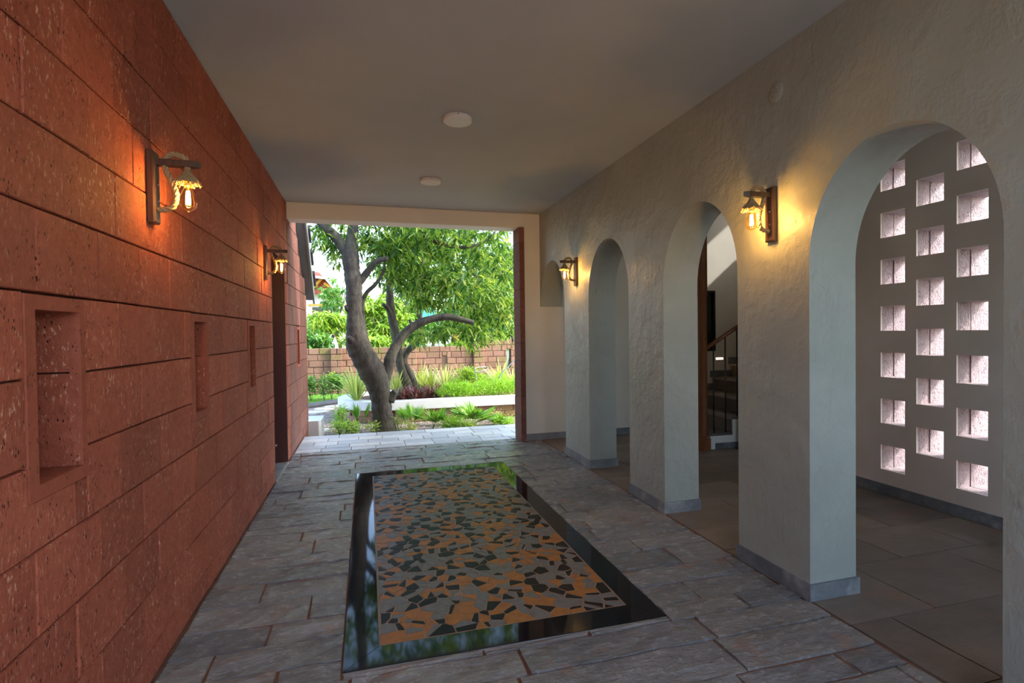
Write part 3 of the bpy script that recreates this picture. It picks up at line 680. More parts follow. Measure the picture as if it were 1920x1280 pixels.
mb.add([(4.91, -.6, ZG), (7.1, -.6, ZG), (7.1, 5.36, ZG), (4.91, 5.36, ZG)], [(0, 1, 2, 3)]); mb.add([(-40, -40, ZG-.02), (60, -40, ZG-.02), (60, 8.2, ZG-.02), (-40, 8.2, ZG-.02)], [(0, 1, 2, 3)])
tag(mb.build('ground', 'ground'), 'open ground around the building', 'ground', kind='structure')
mb = MB(); mb.box((-3.5, 8.30, ZG-.05), (7, 15.9, ZG)); tag(mb.build('garden_bed', 'gravel'), 'brown gravel garden bed beyond the paving', 'garden bed', kind='structure')
def scatter_pebbles():
    n = 9000; P = np.stack([RNG.uniform(-1.6, 3.4, n), RNG.uniform(8.32, 13.4, n), np.full(n, ZG)], 1); s = RNG.uniform(.008, .02, n)
    keep = ~((P[:, 1] > 10.2) & (P[:, 0] > -.3)); P, s = P[keep], s[keep]; n = len(P)
    o = np.array([(1, 0, 0), (-.5, .87, 0), (-.5, -.87, 0), (.3, .2, .8), (-.2, -.1, .75)]); rot = RNG.uniform(0, 6.28, n)
    V = np.zeros((n, 5, 3)); V[:, :, 0] = o[:, 0]*np.cos(rot)[:, None]-o[:, 1]*np.sin(rot)[:, None]; V[:, :, 1] = o[:, 0]*np.sin(rot)[:, None]+o[:, 1]*np.cos(rot)[:, None]; V[:, :, 2] = o[:, 2]
    V = V*s[:, None, None]+P[:, None, :]; F = np.array([(0, 1, 3), (1, 4, 3), (1, 2, 4), (2, 0, 4), (0, 3, 4)])
    return np_mesh('gravel', V.reshape(-1, 3), (F[None]+5*np.arange(n)[:, None, None]).reshape(-1, 3))
def np_mesh(name, V, T):
    me = bpy.data.meshes.new(name); me.vertices.add(len(V)); me.vertices.foreach_set('co', np.ascontiguousarray(V, np.float32).ravel())
    me.loops.add(len(T)*3); me.loops.foreach_set('vertex_index', np.ascontiguousarray(T, np.int32).ravel()); me.polygons.add(len(T))
    me.polygons.foreach_set('loop_start', np.arange(0, len(T)*3, 3, dtype=np.int32)); me.update(calc_edges=True); me.validate(); return me
tag(link('gravel', scatter_pebbles(), 'pebble'), 'loose brown gravel around the tree and planter', 'gravel', kind='stuff')

mb = MB(); mb.box((-9, -9, ZG-.1), (12, YB, -.02)); tag(mb.build('forecourt', 'paver'), 'unseen light paving added behind the viewer to bounce daylight into the passage', 'paving', kind='structure')  # unseen paving added to bounce sunlight up to the ceiling
hd = empty('sky_blocker_hedge', (2, -7.5, ZG)); tag(hd, 'unseen tall hedge added behind the viewer to block sky light', 'hedge', kind='structure')  # unseen hedge added to block low sky light on the arch jambs
mb = MB(); mb.box((-9, -.5, 0), (9, .5, 2.3)); mb.build('blocker_core', 'ground', hd)
# compound wall
def cwall():
    Y = 16.0; w = empty('compound_wall', (1.4, Y, ZG)); tag(w, 'weathered laterite garden wall with pilasters behind the planter', 'wall'); H = .181; W = .36
    top1, top2 = 1.12, 1.30; xs = 3.16
    S1 = (2.2, 2.345, .42, .82); S2 = (4.245, 4.375, .39, .985)
    mb = MB(); holed(mb, 1, .02, .2, (-4.4, xs-1.4), (0, top1-ZG-.01), []); holed(mb, 1, .02, .2, (xs-1.4, 6), (0, top2-ZG-.01), [(S2[0]-1.4, S2[1]-1.4, S2[2]-ZG, S2[3]-ZG)]); mb.build('core', 'mortar_old', w)
    rg = random.Random(8)
    def run(x0, x1, top, holes, yf):
        z = top; k = 0
        while z > ZG+.02:
            z0 = max(z-H, ZG+.001); x = x0-(W/2 if k % 2 else 0)
            while x < x1:
                l = W*rg.uniform(.75, 1.1)
                for (a, b, c, d) in [q for q in sub_rect((max(x, x0), min(x+l, x1), z0, z), holes)]:
                    if b-a > .03: block(w, 'lat_old', (a+.005-1.4, yf+rg.uniform(-.012, .012), c+.005-ZG), (b-.005-1.4, yf+.06, d-.005-ZG), 1, .012, .02, flip=True)
                x += l
            z -= H; k += 1
    run(-2.2, xs, top1, S1, 0); run(xs, 5.2, top2, S2, 0)
    for px, top in ((-.86, top1), (1.26, top1), (xs+.16, top2)):
        z = top; k = 0
        while z > ZG+.02:
            z0 = max(z-H, ZG+.001)
            for a, b in (((px-.16, px+.16),) if k % 2 else ((px-.16, px+.02), (px+.02, px+.16))):
                block(w, 'lat_old', (a+.004-1.4, -.12+rg.uniform(-.01, .01), z0+.005-ZG), (b-.004-1.4, 0, z-.005-ZG), 1, .012, .02, flip=True, name='pilaster_block')
            z -= H; k += 1
cwall()

# planter with white coping
pl = empty('planter', (.5, 11.3, ZG)); tag(pl, 'rounded raised planter with white coping over a low laterite wall', 'planter')
def outline(R, xe, n=18):
    L = [(-R*math.sin(math.pi*k/n), -R*math.cos(math.pi*k/n)) for k in range(n+1)]
    return [(xe, -R)]+L+[(xe, R)]
def ringwall(mb, R0, R1, xe, z0, z1):
    a, b = outline(R0, xe), outline(R1, xe); n = len(a)
    mb.add([(x, y, z0) for x, y in a]+[(x, y, z1) for x, y in a]+[(x, y, z0) for x, y in b]+[(x, y, z1) for x, y in b],
           [f for i in range(n-1) for f in ((i+1, i, n+i, n+i+1), (2*n+i, 2*n+i+1, 3*n+i+1, 3*n+i), (n+i+1, n+i, 3*n+i, 3*n+i+1), (i, i+1, 2*n+i+1, 2*n+i))])
mb = MB(); ringwall(mb, 1.10, .80, 4.6, .252, .415); mb.build('coping', 'coping', pl)
mb = MB(); ringwall(mb, 1.02, .85, 4.6, 0, .25); mb.build('wall_core', 'mortar', pl)
for k in range(11):
    x0_ = .36*k
    for z0_, z1_ in ((.005, .128), (.128, .25)): 
        xo = .18 if z0_ > .1 else 0
        block(pl, 'lat_old', (x0_+xo+.004, -1.05, z0_+.003), (x0_+xo+.356, -1.02, z1_-.003), 1, .006, .01, flip=True)
for k in range(9):
    a0 = math.pi*(.02+k*.11); a1 = a0+.3
    for z0_, z1_ in ((.005, .128), (.128, .25)):
        am = (a0+a1)/2+(.15 if z0_ > .1 else 0); hw = .155
        o = MB().add([(sx*hw, sy, z) for z in (z0_+.003, z1_-.003) for sx, sy in ((-1, 0), (1, 0), (1, -.03), (-1, -.03))], [(0, 1, 2, 3), (7, 6, 5, 4), (0, 4, 5, 1), (1, 5, 6, 2), (2, 6, 7, 3), (3, 7, 4, 0)]).build('block', 'lat_old', pl)
        o.location = (-1.02*math.sin(am), -1.02*math.cos(am), 0); o.rotation_euler = (0, 0, -am)
mb = MB(); pts = outline(.82, 4.6); mb.prism(pts, .2, .36); mb.build('soil', 'soil', pl)

# ------------------------------------------------------------------ leaves and plants
def leaves(name, P, D, L, W, mat, parent=None, droop=.25, fold=.25):
    """lanceolate leaves: P base points, D unit directions, L lengths, W half widths (arrays)"""
    n = len(P); D = D/(np.linalg.norm(D, axis=1, keepdims=True)+1e-9)
    up = np.tile([0, 0, 1.], (n, 1))+RNG.normal(0, .35, (n, 3)); S = np.cross(D, up); S /= np.linalg.norm(S, axis=1, keepdims=True)+1e-9; Nn = np.cross(S, D)
    L = np.asarray(L).reshape(-1, 1); W = np.asarray(W).reshape(-1, 1); dz = np.array([0, 0, -1.])*droop*L
    m = P+D*L*.42+dz*.12
    V = np.stack([P, m+S*W, m-Nn*W*fold*2, m-S*W, P+D*L+dz], 1)
    F = np.array([(0, 2, 1), (0, 3, 2), (1, 2, 4), (2, 3, 4)])
    me = np_mesh(name, V.reshape(-1, 3), (F[None]+5*np.arange(n)[:, None, None]).reshape(-1, 3)); return link(name, me, mat, parent)
def ell(c, r, n, shell=0):
    d = RNG.normal(size=(n, 3)); d /= np.linalg.norm(d, axis=1, keepdims=True); k = RNG.uniform(shell, 1, n)**(1/2.2); return np.array(c)+d*k[:, None]*np.array(r)
def rosettes(C, per, droopy=.3):
    n = len(C); a = RNG.uniform(0, 2*math.pi, (n, per)); el = RNG.normal(.0, .45, (n, per))-droopy
    D = np.stack([np.cos(a)*np.cos(el), np.sin(a)*np.cos(el), np.sin(el)], -1)
    P = C[:, None, :]+D*.02+RNG.normal(0, .03, (n, per, 3)); return P.reshape(-1, 3), D.reshape(-1, 3)
def crown(name, blobs, parent, mat='leaf', L=(.12, .2), W=(.018, .027), per=11, droop=.3, base=(0, 0, 0), dens=1):
    C = np.concatenate([ell(c, r, int(n*dens)) for c, r, n in blobs])-np.array(base); P, D = rosettes(C, per)
    return tag(leaves(name, P, D, RNG.uniform(*L, len(P)), RNG.uniform(*W, len(P)), mat, parent, droop), kind='stuff')
def limb(parent, name, pts, Y0, base, mat='bark', sides=12, n=6):
    """pts: (u, v, width px, dY)"""
    P = [np.append(at(u, v, Y0+dy), w/FPX*(np.dot(at(u, v, Y0+dy)-np.array([0, 0, EYE]), FWD))/2) for u, v, w, dy in pts]
    Q = catmull(P, n); mb = MB(); rr = random.Random(len(pts)); 
    mb.tube([q[:3]-base for q in Q], [max(.004, q[3]*(1+rr.uniform(-.06, .06))) for q in Q], sides); return mb.build(name, mat, parent, True)

# main mango tree in front of the planter
TY = 9.25; tb = at(722, 812, TY); tb[2] = ZG; tree = empty('mango_tree', tb); tag(tree, 'large dark forked tree standing in front of the planter', 'tree')
limb(tree, 'trunk', [(722, 832, 52, 0), (721, 806, 42, 0), (717, 775, 37, 0), (713, 742, 38, 0), (707, 715, 46, 0), (697, 695, 50, 0), (684, 672, 46, 0), (672, 650, 44, 0), (668, 628, 38, 0), (666, 600, 30, 0), (664, 570, 28, 0), (664, 540, 30, 0), (660, 508, 30, 0), (657, 480, 32, 0), (659, 455, 25, 0), (662, 435, 20, 0), (662, 410, 20, 0), (664, 340, 17, .1), (655, 250, 14, .3), (640, 150, 9, .5)], TY, tb, sides=16)
limb(tree, 'branch', [(655, 486, 20, 0), (643, 463, 20, 0), (628, 443, 19, 0), (606, 422, 17, 0), (570, 380, 14, -.1), (520, 310, 10, -.3)], TY, tb)
limb(tree, 'branch', [(712, 728, 34, 0), (719, 712, 26, .02), (726, 694, 22, .05), (733, 668, 20, .08), (744, 646, 18, .1), (762, 622, 17, .12), (786, 606, 15, .12), (812, 597, 14, .1), (838, 594, 13, .05), (862, 598, 12, 0), (889, 605, 8, -.05)], TY, tb)
limb(tree, 'branch', [(702, 700, 30, .1), (692, 662, 20, .15), (683, 628, 13, .18), (680, 595, 9, .2), (680, 566, 8, .2), (688, 548, 8, .2), (703, 534, 7, .2), (714, 520, 6, .25), (722, 500, 5, .3)], TY, tb)
limb(tree, 'branch', [(669, 530, 20, 0), (682, 518, 14, 0), (694, 503, 12, -.05), (706, 490, 11, -.1), (727, 484, 9, -.15)], TY, tb)
limb(tree, 'branch', [(668, 640, 30, -.05), (657, 636, 18, -.12), (652, 632, 10, -.15)], TY, tb, n=3)
limb(tree, 'branch', [(730, 748, 24, 0), (738, 738, 14, -.04), (741, 733, 11, -.06)], TY, tb, n=3)
limb(tree, 'branch', [(662, 585, 20, 0), (652, 578, 12, -.05), (647, 573, 5, -.08)], TY, tb, n=3)
limb(tree, 'branch', [(793, 443, 7, .2), (815, 452, 9, .2), (840, 460, 9, .2), (862, 464, 8, .25), (890, 460, 5, .3), (915, 448, 4, .4), (932, 430, 3, .5)], TY, tb)
bl = []
for u, v, dy, rx, ry, rz, n in [(610, 440, .2, .35, .5, .3, 26), (625, 470, .5, .25, .5, .25, 16), (700, 450, .5, .5, .8, .45, 60), (760, 450, .4, .7, .9, .45, 85), (830, 440, .3, .7, .9, .4, 80), (905, 455, .6, .6, 1, .5, 75), (945, 500, 1.2, .5, .8, .55, 55), (740, 510, .9, .45, .7, .35, 45), (800, 520, .8, .6, .7, .35, 60), (860, 530, .5, .6, .8, .35, 60), (905, 560, .9, .5, .7, .35, 48), (800, 560, 1.1, .5, .6, .25, 36), (850, 625, .8, .45, .5, .2, 30), (890, 620, 1.0, .4, .5, .3, 36), (945, 570, 1.0, .4, .5, .4, 45), (790, 625, 1.4, .4, .5, .2, 24), (930, 610, 1.3, .4, .5, .3, 32), (690, 400, .2, .9, 1.2, .4, 70), (850, 370, .5, 1.2, 1.5, .5, 110)]:
    bl.append((at(u, v, TY+dy), (rx, ry, rz), n))
for c, r, n in [((0, 9.8, 5.2), (2.2, 2, .9), 210), ((2.6, 10.2, 5.3), (2.4, 2.2, 1.0), 250), ((-1.6, 10.5, 5.0), (1.4, 1.8, 1.0), 90), ((3.8, 9.6, 4.6), (1.4, 1.7, 1.0), 120)]: bl.append((c, r, n))
crown('foliage', bl, tree, base=tb, dens=.84)

TY2 = 11.2; tb2 = at(768, 742, TY2); tb2[2] = .15; tree2 = empty('slim_tree', tb2); tag(tree2, 'slim twin stemmed tree growing out of the planter', 'tree')
limb(tree2, 'trunk', [(772, 752, 22, 0), (765, 725, 18, 0), (756, 702, 16, 0), (749, 680, 16, 0), (746, 655, 17, 0), (741, 622, 17, 0), (735, 595, 16, 0), (731, 560, 15, 0), (731, 520, 12, 0), (735, 470, 9, .1), (745, 400, 7, .2), (760, 320, 5, .3)], TY2, tb2)
limb(tree2, 'branch', [(736, 600, 12, 0), (728, 580, 9, -.1), (718, 570, 6, -.2)], TY2, tb2)
limb(tree2, 'trunk_stem', [(777, 750, 18, .1), (774, 715, 16, .1), (763, 692, 14, .15), (757, 676, 13, .2), (763, 660, 12, .2), (777, 646, 12, .2), (786, 632, 11, .25), (788, 605, 10, .3), (786, 570, 8, .3), (788, 520, 7, .3), (795, 460, 5, .4)], TY2, tb2)
limb(tree2, 'branch', [(785, 632, 10, .25), (776, 615, 8, .2), (768, 600, 5, .1)], TY2, tb2)
limb(tree2, 'branch', [(795, 470, 5, .4), (850, 480, 5, .5), (890, 515, 5, .5), (920, 555, 5, .5), (950, 595, 5, .5), (962, 640, 4, .5)], TY2, tb2)
bl = [(at(u, v, TY2+dy), (rx, ry, rz), n) for u, v, dy, rx, ry, rz, n in [(740, 480, .5, .6, .8, .5, 55), (800, 490, 1, .8, .8, .6, 80), (860, 500, 1, .8, .9, .6, 80), (930, 540, .8, .6, .8, .6, 70), (930, 470, .8, .6, .8, .5, 60), (770, 560, .8, .5, .7, .3, 30), (880, 590, 1.2, .6, .6, .3, 36), (955, 600, 1, .4, .6, .4, 36), (830, 420, 1, 1.3, 1, .5, 100)]]+[((2.2, 12.2, 5.2), (2.2, 1.6, .9), 180)]
crown('foliage', bl, tree2, base=tb2, L=(.13, .22), dens=.84)

def far_tree(label, u, v, Y, r, n, mat='leaf2', trunk=True, L=(.12, .24), group='trees beyond the garden wall', cat='tree', name='background_tree'):
    c = at(u, v, Y); b = np.array([c[0], c[1], ZG]); t = empty(name, b); tag(t, label, cat, group)
    rg = random.Random(int(u*7+v)); bl = [(c+np.array([rg.uniform(-.6, .6)*r[0], rg.uniform(-.5, .5)*r[1], rg.uniform(-.6, .6)*r[2]]), (r[0]*.6, r[1]*.55, r[2]*.55), int(n*2.2)//6) for _ in range(6)]
    crown('foliage', bl, t, mat, L, (.03, .05), per=9, base=b)
    mb = MB(); h = c[2]-ZG; mb.tube(catmull([(0, 0, 0), (.06*h, 0, h*.35), (-.04*h, .05, h*.7), (0, 0, h*1.05)], 4), list(np.linspace(.09, .03, 13)), 8); mb.build('trunk', 'bark', t, True)
    for k in range(3):
        a = rg.uniform(0, 6.28); mb = MB(); mb.tube([(-.02*h, 0, h*.55), (math.cos(a)*r[0]*.3, math.sin(a)*r[1]*.3, h*.85), (math.cos(a)*r[0]*.6, math.sin(a)*r[1]*.6, h*1.05)], [.04, .03, .015], 6); mb.build('branch', 'bark', t, True)
far_tree('pale leafy tree by the wall left of the big trunk', 612, 612, 18.0, (.9, .8, .55), 84, 'lime')
far_tree('airy tree in front of the red roofed house', 628, 560, 22, (.8, .8, .9), 36)
far_tree('bright green tree seen between the forked trunks', 712, 600, 19.0, (1.0, .8, 1.0), 260, 'lime')
far_tree('mid green tree behind the slim twin stems', 750, 560, 21, (1.5, 1, 1.7), 330)
far_tree('broad tree right of the arching branch', 855, 590, 22, (1.8, 1, 1.3), 330)
far_tree('tall dense tree behind the higher garden wall', 950, 560, 21, (1.6, 1, 2.0), 330)
far_tree('dark tree far behind the arching branch', 800, 480, 26, (2.4, 1.5, 2.2), 330)
far_tree('tall tree far behind the exit pier', 905, 480, 28, (2.6, 1.5, 2.6), 330)
far_tree('yellow green shrub behind the wall top beside the post', 868, 645, 17.2, (.5, .4, .35), 60, 'lime', cat='shrub', name='shrub')
far_tree('orange leaved shrub peeping over the garden wall', 860, 634, 17.6, (.30, .25, .16), 14, 'orange', cat='shrub', name='orange_shrub', L=(.1, .18))
far_tree('low green shrub along the wall top near laterite corner', 596, 640, 17.0, (.7, .4, .35), 70, 'leaf2', cat='shrub', name='shrub')
far_tree('low lime shrub along the wall top behind the fork', 700, 645, 17.0, (.9, .4, .3), 80, 'lime', cat='shrub', name='shrub')
far_tree('rounded green shrub above the higher wall section', 935, 628, 17.3, (.8, .5, .35), 80, 'leaf2', cat='shrub', name='shrub')

nh = 5000; P = np.stack([RNG.uniform(-9, 9, nh), np.full(nh, .48), RNG.uniform(.05, 2.4, nh)], 1); tag(leaves('blocker_leaves', P, RNG.normal(0, .5, P.shape)+[0, 1, .2], RNG.uniform(.1, .2, nh), RNG.uniform(.03, .05, nh), 'leaf2', hd), kind='stuff')
# plants in the planter
ZP = .16
def strap_plant(label, u, v, Y, n, L, mat='strap', w=.021, group='variegated spider plants in the planter', name='spider_plant', z=ZP, lean=(.4, 1.2), cat='plant'):
    c = at(u, v, Y); c[2] = z; t = empty(name, c); tag(t, label, cat, group); rg = random.Random(int(u)); n = int(n*1.6)
    V = []; F = []
    for k in range(n):
        a = rg.uniform(0, 6.28); e = rg.uniform(*lean); l = L*rg.uniform(.7, 1.15); d = np.array([math.cos(a)*math.cos(e), math.sin(a)*math.cos(e), math.sin(e)]); s = np.array([-math.sin(a), math.cos(a), 0]); i0 = len(V); p = np.array([rg.uniform(-.02, .02), rg.uniform(-.02, .02), 0])
        for j in range(6):
            q = j/5; ww = w*(1-q)**.6*(.5+min(1, q*4)*.5) if j < 5 else .001; V += [p+s*ww, p-s*ww]; p = p+d*l/5; d = d+np.array([0, 0, -.34*q*1.4]); d /= np.linalg.norm(d)
        for j in range(5): b = i0+2*j; F += [(b, b+1, b+3), (b, b+3, b+2)]
    link('leaf_tuft', np_mesh('leaf_tuft', np.array(V), np.array(F)), mat, t); return t
for lab, u, Y, n, L in [('large pale spider plant at the rounded planter end', 668, 10.75, 60, .62), ('spider plant just right of the big trunk in the planter', 742, 11.2, 36, .5), ('spider plant behind the slim tree base', 790, 12.0, 36, .55), ('spider plant left of the middle slit in garden wall', 808, 11.9, 34, .5), ('spider plant in front of the middle slit in garden wall', 836, 11.9, 36, .55), ('spider plant beside the wire hoop', 868, 12.1, 32, .5), ('spider plant below the tall wall slit at right', 938, 11.9, 36, .58), ('small spider plant at the far right of the planter', 962, 12.1, 26, .45)]:
    strap_plant(lab, u, 730, Y, n, L*1.25, lean=(.65, 1.45))
for i, (u, Y, L) in enumerate([(745, 10.65, .3), (760, 10.65, .32), (778, 10.65, .32), (792, 10.75, .34), (806, 10.9, .34), (820, 11.1, .34), (772, 10.95, .32)]):
    strap_plant(['purple leaved plant next to the trunk stub', 'purple leaved plant second from the trunk', 'purple leaved plant before the slim tree base', 'purple leaved plant right of the slim tree base', 'purple leaved plant nearest the green fern mounds', 'purple leaved plant behind the fern mound edge', 'purple leaved plant tucked against the slim tree'][i], u, 735, Y, 46, L, 'rhoeo', .022, 'purple leaved plants in the planter', 'purple_plant', lean=(.3, 1.3))
def fern_mound(label, u, Y, r, h, n, group='feathery fern mounds in the planter'):
    c = at(u, 730, Y); c[2] = ZP; t = empty('fern_mound', c); tag(t, label, 'fern', group)
    a = RNG.uniform(0, 6.28, n); e = RNG.uniform(.2, 1.5, n); D = np.stack([np.cos(a)*np.cos(e), np.sin(a)*np.cos(e), np.sin(e)], 1); k = RNG.uniform(.35, 1, n)[:, None]; P = D*k*np.array([r, r, h]); P[:, 2] += .02
    D2 = D+RNG.normal(0, .6, D.shape)+np.array([0, 0, .3]); tag(leaves('fronds', P, D2, RNG.uniform(.05, .11, n), RNG.uniform(.003, .007, n), 'fern', t, .2), kind='stuff')
for lab, u, Y, r, h, n in [('feathery green fern mound beside the purple plants', 842, 10.75, .32, .30, 1700), ('feathery green fern mound in the middle front', 872, 10.7, .34, .30, 1800), ('feathery green fern mound behind the middle front one', 860, 11.3, .36, .34, 1700), ('feathery green fern mound under the wire hoop stake', 905, 10.75, .36, .31, 1800), ('feathery green fern mound right of the hoop stake', 937, 10.75, .36, .32, 1800), ('feathery green fern mound beside the exit pier', 966, 10.8, .36, .34, 1700), ('feathery green fern mound at the back right of planter', 940, 11.5, .42, .42, 1900), ('feathery fern mound at the back behind the hoop stake', 905, 11.5, .40, .38, 1800)]: fern_mound(lab, u, Y, r, h, n)
def bush(label, u, v, Y, r, n, mat, z, L=(.05, .1), W=(.014, .024), name='leafy_plant', group=None, stems=3, cat='plant'):
    c = at(u, v, Y); h = c[2]-z; b = np.array([c[0], c[1], z]); t = empty(name, b); tag(t, label, cat, group)
    C = ell((0, 0, h), r, n); P, D = rosettes(C, 6, -.2); tag(leaves('foliage', P, D, RNG.uniform(*L, len(P)), RNG.uniform(*W, len(P)), mat, t, .15), kind='stuff')
    mb = MB()
    for k in range(stems): a = 2.1*k; mb.tube([(0, 0, 0), (math.cos(a)*r[0]*.3, math.sin(a)*r[1]*.3, h*.6), (math.cos(a)*r[0]*.6, math.sin(a)*r[1]*.6, h+r[2]*.4)], [.008, .006, .003], 5)
    mb.build('stems', 'bark', t)
bush('bright yellow green shrub rising above the fern mounds', 880, 705, 11.4, (.28, .22, .22), 120, 'lime', ZP)
bush('small green plant before the garden wall, left one by the laterite corner', 582, 722, 14.2, (.18, .15, .22), 40, 'leaf2', ZG, (.09, .16), (.02, .035))
bush('pale slender plant before the garden wall on the lawn', 607, 722, 14.2, (.14, .14, .28), 40, 'leaf2', ZG, (.07, .12))
bush('small upright plant with orange tint on the lawn', 621, 716, 14.4, (.14, .12, .30), 40, 'lime', ZG, (.07, .12))
bush('broad leaved green plant beside the planter end', 636, 716, 14.3, (.22, .16, .20), 46, 'leaf2', ZG, (.10, .18), (.03, .05))
# front bed
def palm(label, u, v, Y, nf, L, spread, name='fan_palm', group='young palms in the front bed', lean=(.7, 1.45), seg=14):
    c = at(u, v, Y); h = c[2]-ZG; t = empty(name, (c[0], c[1], ZG)); tag(t, label, 'palm', group); rg = random.Random(int(u*3)); 
    for k in range(nf):
        a = rg.uniform(0, 6.28) if nf > 1 else 0; e = rg.uniform(*lean); d = np.array([math.cos(a)*math.cos(e), math.sin(a)*math.cos(e), math.sin(e)]); tip = d*h*1.15
        mb = MB(); mb.tube([(0, 0, 0), tip*.5+np.array([0, 0, .03]), tip], [.006, .005, .004], 5); st = mb.build('leaf_stalk', 'palm', t)
        side = np.cross(d, [0, 0, 1]); side /= np.linalg.norm(side)+1e-6
        A = np.linspace(-spread, spread, seg); D = np.array([d*math.cos(x)+side*math.sin(x)+np.array([0, 0, .12]) for x in A]); link('leaf_fan', leaves('leaf_fan', np.tile(tip, (seg, 1)), D, L*(1-.18*np.abs(A/spread)), np.full(seg, L*.06), 'palm', st, .25).data, None, st) if False else leaves('leaf_fan', np.tile(tip, (seg, 1)), D, L*(1-.18*np.abs(A/spread)), np.full(seg, L*.055), 'palm', st, .22)
palm('young fan palm leaf left of the big trunk', 676, 790, 9.3, 2, .42, .5, lean=(1.2, 1.45), seg=9)
palm('young fan palm right of the big trunk', 773, 790, 9.3, 3, .42, .8, lean=(1.0, 1.45))
palm('drooping fan palm in the middle of the front bed', 812, 785, 9.4, 6, .40, 1.1, lean=(.4, 1.2))
palm('wide fan palm in the front bed before the right coping', 890, 782, 9.5, 7, .46, 1.2, lean=(.4, 1.1))
palm('low palm in front bed before the exit pier', 940, 792, 9.35, 4, .30, 1.0, lean=(.4, 1.2))
for lab, u, v, Y, r, n, mat in [('ferny clump at the left end of the front bed', 640, 800, 8.75, (.22, .14, .08), 60, 'fern'), ('tall ferny plant beside the bollard', 638, 776, 9.1, (.09, .09, .16), 46, 'fern'), ('ferny clump hugging the bollard foot', 662, 800, 8.8, (.10, .10, .09), 34, 'lime'), ('thin pale plant at the trunk foot', 748, 790, 9.3, (.14, .12, .12), 36, 'strap'), ('low ferny clump between the fan palms', 847, 793, 9.1, (.24, .14, .10), 90, 'fern'), ('leafy upright plant under the coping middle', 858, 778, 9.6, (.16, .12, .16), 46, 'palm'), ('low ferny clump below the wide fan palm', 875, 797, 9.0, (.20, .12, .07), 56, 'lime'), ('low ferny clump beside the exit pier', 948, 792, 9.2, (.20, .12, .10), 66, 'fern'), ('pale grey leaved plant in front of the coping', 930, 778, 9.7, (.06, .06, .08), 12, 'strap'), ('tiny ferny clump against the big trunk', 697, 800, 8.9, (.05, .05, .07), 16, 'lime'), ('small grassy plant beside the fan palm stem', 770, 800, 9.0, (.10, .08, .06), 30, 'strap')]:
    bush(lab, u, v, Y, r, n, mat, ZG, (.05, .12), (.005, .012), 'bed_plant', 'plants in the front bed')

# lawn, kerb, stones, bollard, block, post, hoses
n = 14000; P = np.stack([RNG.uniform(-2.6, -.45, n), RNG.uniform(13.2, 15.7, n), np.full(n, ZG)], 1); P = P[(P[:, 1]-13.15) > (P[:, 0]+1.3)*.9]; D = RNG.normal(0, .35, P.shape)+[0, 0, 1.]
lw = leaves('lawn', P, D, RNG.uniform(.03, .07, len(P)), RNG.uniform(.003, .006, len(P)), 'grass', None, .2); tag(lw, 'patch of bright green lawn before the garden wall', 'lawn', kind='stuff')
mb = MB(); mb.tube([(-2.6, 12.35, ZG+.04), (-1.35, 13.05, ZG+.04), (-.9, 13.5, ZG+.04), (-.35, 14.0, ZG+.04)], .075, 8); tag(mb.build('lawn_kerb', 'kerb', None, True), 'dark kerb edging the lawn', 'kerb')
for i, (u, v, r) in enumerate([(592, 774, .26), (606, 768, .22), (622, 763, .2), (600, 809, .2)]):
    c = at(u, v, 11.5); dd = (c-np.array([0, 0, EYE])); s = (ZG-EYE)/dd[2]; c = dd*s+np.array([0, 0, EYE]); rg = random.Random(i); a0 = rg.uniform(0, 1)
    MB().prism([(r*rg.uniform(.8, 1.1)*math.cos(a0+k*.785), r*.8*rg.uniform(.8, 1.1)*math.sin(a0+k*.785)) for k in range(8)], 0, .03)
    o = MB().prism([(r*rg.uniform(.8, 1.1)*math.cos(a0+k*.785), r*.8*rg.uniform(.8, 1.1)*math.sin(a0+k*.785)) for k in range(8)], 0, .03).build('stepping_stone', 'stone', None, loc=(c[0], c[1], ZG))
    tag(o, ['stepping stone in gravel nearest the laterite corner', 'middle stepping stone of the gravel path', 'stepping stone in gravel nearest the planter end', 'stepping stone in gravel beside the white block'][i], 'stone', 'stepping stones in the gravel')
bo = at(651, 811, 9.3); bo[2] = ZG; t = empty('bollard_light', bo); tag(t, 'garden bollard light with white head and black post', 'bollard')
MB().lathe([(0, 0), (.055, 0), (.055, .015), (.033, .02), (.033, .27), (0, .27)], 16).build('post', 'black', t, True); MB().lathe([(0, .27), (.036, .27), (.036, .40), (.03, .405), (0, .405)], 16).build('head', 'wlight', t, True); MB().lathe([(.037, .395), (.037, .41), (0, .412)], 16).build('cap', 'black', t, True)
mb = MB(); mb.prism([(-1.5, 8.95), (-.775, 8.95), (-.735, 8.99), (-.735, 9.55), (-1.5, 9.55)], ZG, .12); tag(mb.build('white_block', 'coping'), 'pale plastered block seat at the outer laterite corner', 'block')
def pipe(label, pts, Y, r, name, mat='pvc'):
    P = [at(u, v, Y+dy) for u, v, dy in pts]; b = P[0].copy(); mb = MB(); mb.tube(catmull([p-b for p in P], 6), r, 8); o = mb.build(name, mat, None, True, b); tag(o, label, 'hose', 'garden irrigation hoses')
pipe('dark hose stake curling into a hoop over the ferns', [(894, 728, 0), (892, 700, 0), (890, 692, 0), (900, 688, .05), (914, 688, .1), (913, 692, 0), (900, 696, -.05), (891, 698, -.05)], 11.0, .010, 'irrigation_hose')
pipe('grey hose rising to the right above the ferns', [(937, 722, 0), (937, 708, 0), (942, 698, 0), (952, 688, 0), (962, 678, 0), (975, 668, 0)], 11.1, .013, 'irrigation_hose')
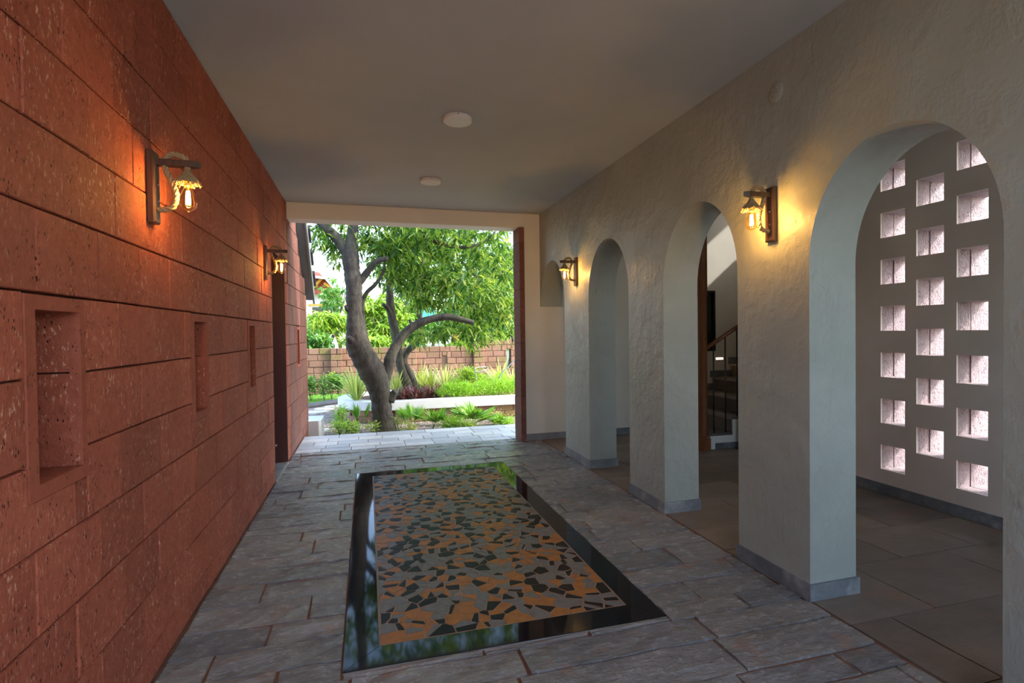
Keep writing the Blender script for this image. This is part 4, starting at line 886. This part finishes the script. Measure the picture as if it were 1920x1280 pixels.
c = at(844.5, 646, 17.5); mb = MB(); mb.tube([(0, 0, 0), (0, 0, c[2]+.3-ZG)], .055, 10); mb.lathe([(.06, c[2]+.3-ZG), (.06, c[2]+.33-ZG), (0, c[2]+.35-ZG)], 10); tag(mb.build('white_post', 'house', None, True, (c[0], c[1], ZG)), 'white post behind the garden wall beside the orange shrub', 'post')
c = at(800, 585, 20); mb = MB(); mb.add([(-.28, 0, -.35), (.28, .05, -.35), (.3, .1, .35), (-.26, .02, .38), (-.28, .03, -.35), (.28, .08, -.35), (.3, .13, .35), (-.26, .05, .38)], [(0, 1, 2, 3), (7, 6, 5, 4), (0, 4, 5, 1), (1, 5, 6, 2), (2, 6, 7, 3), (3, 7, 4, 0)]); mb.tube([(-.28, .02, -3), (-.28, .02, .5)], .02, 6)
tag(mb.build('teal_banner', 'teal', None, False, tuple(c)), 'teal cloth hanging beyond the trees above the arching branch', 'banner')

# house far behind on the left
HY = 34; hb = at(620, 600, HY); hb[2] = ZG; house = empty('background_house', hb); tag(house, 'pale house with red roof and yellow trim far behind left', 'house')
def hp(u, v, dy=0): return at(u, v, HY+dy)-hb
A_, B_ = hp(560, 655), hp(672, 655)
z1 = hp(600, 545)[2]; zr = hp(600, 528)[2]
mb = MB(); mb.box((A_[0], 0, 0), (B_[0], 5, z1)); mb.build('wall', 'house', house)
z2 = hp(600, 570)[2]; mb = MB(); mb.box((A_[0]-.1, -.12, z2-.12), (B_[0]+.1, 0, z2)); mb.build('yellow_band', 'yellow', house)
xa, xm, xb = hp(566, 540)[0], hp(600, 540)[0], hp(638, 540)[0]; ze, za = hp(600, 548)[2], hp(600, 527)[2]
mb = MB(); mb.add([(xa, -.8, ze), (xb, -.8, ze-.3), (xm, -.3, za+.5), (xa, -.3, za+.7), (xa, .2, ze), (xb, .2, ze-.3), (xm, .2, za+.5), (xa, .2, za+.7)], [(0, 1, 2, 3), (7, 6, 5, 4), (0, 4, 5, 1), (1, 5, 6, 2), (2, 6, 7, 3), (3, 7, 4, 0)]); mb.build('red_roof', 'redroof', house)
mb = MB(); mb.tube([(xa, -.85, ze+.05), (xm-.3, -.85, ze+.22), (xm+.2, -.85, ze+.8)], .09, 6); mb.tube([(xm+.3, -.85, ze+.5), (xb, -.85, ze-.2)], .09, 6); mb.build('yellow_trim', 'yellow', house)
zt = hp(600, 520)[2]; mb = MB(); mb.add([(xa-1, -1.5, zt), (B_[0]+.6, -1.5, zt-.5), (B_[0]+.6, 5, zt+.6), (xa-1, 5, zt+.9), (xa-1, -1.5, zt+.06), (B_[0]+.6, -1.5, zt-.44), (B_[0]+.6, 5, zt+.66), (xa-1, 5, zt+.96)], [(0, 3, 2, 1), (4, 5, 6, 7), (0, 1, 5, 4), (1, 2, 6, 5), (2, 3, 7, 6), (3, 0, 4, 7)]); mb.build('tin_roof', 'tin', house)
for u in (580, 646): mb = MB(); x = hp(u, 550)[0]; mb.tube([(x, -1.3, 0), (x, -1.3, zt-.1)], .05, 6); mb.build('roof_post', 'house', house)
for u in (598, 624):
    x = hp(u, 600)[0]; zc = hp(600, 588)[2]; mb = MB(); mb.box((x-.45, -.05, zc-.6), (x+.45, .02, zc+.5)); w_ = mb.build('window', 'house', house); mb = MB(); mb.box((x-.36, -.07, zc-.5), (x+.36, -.04, zc+.4)); mb.build('pane', 'wglass', w_)
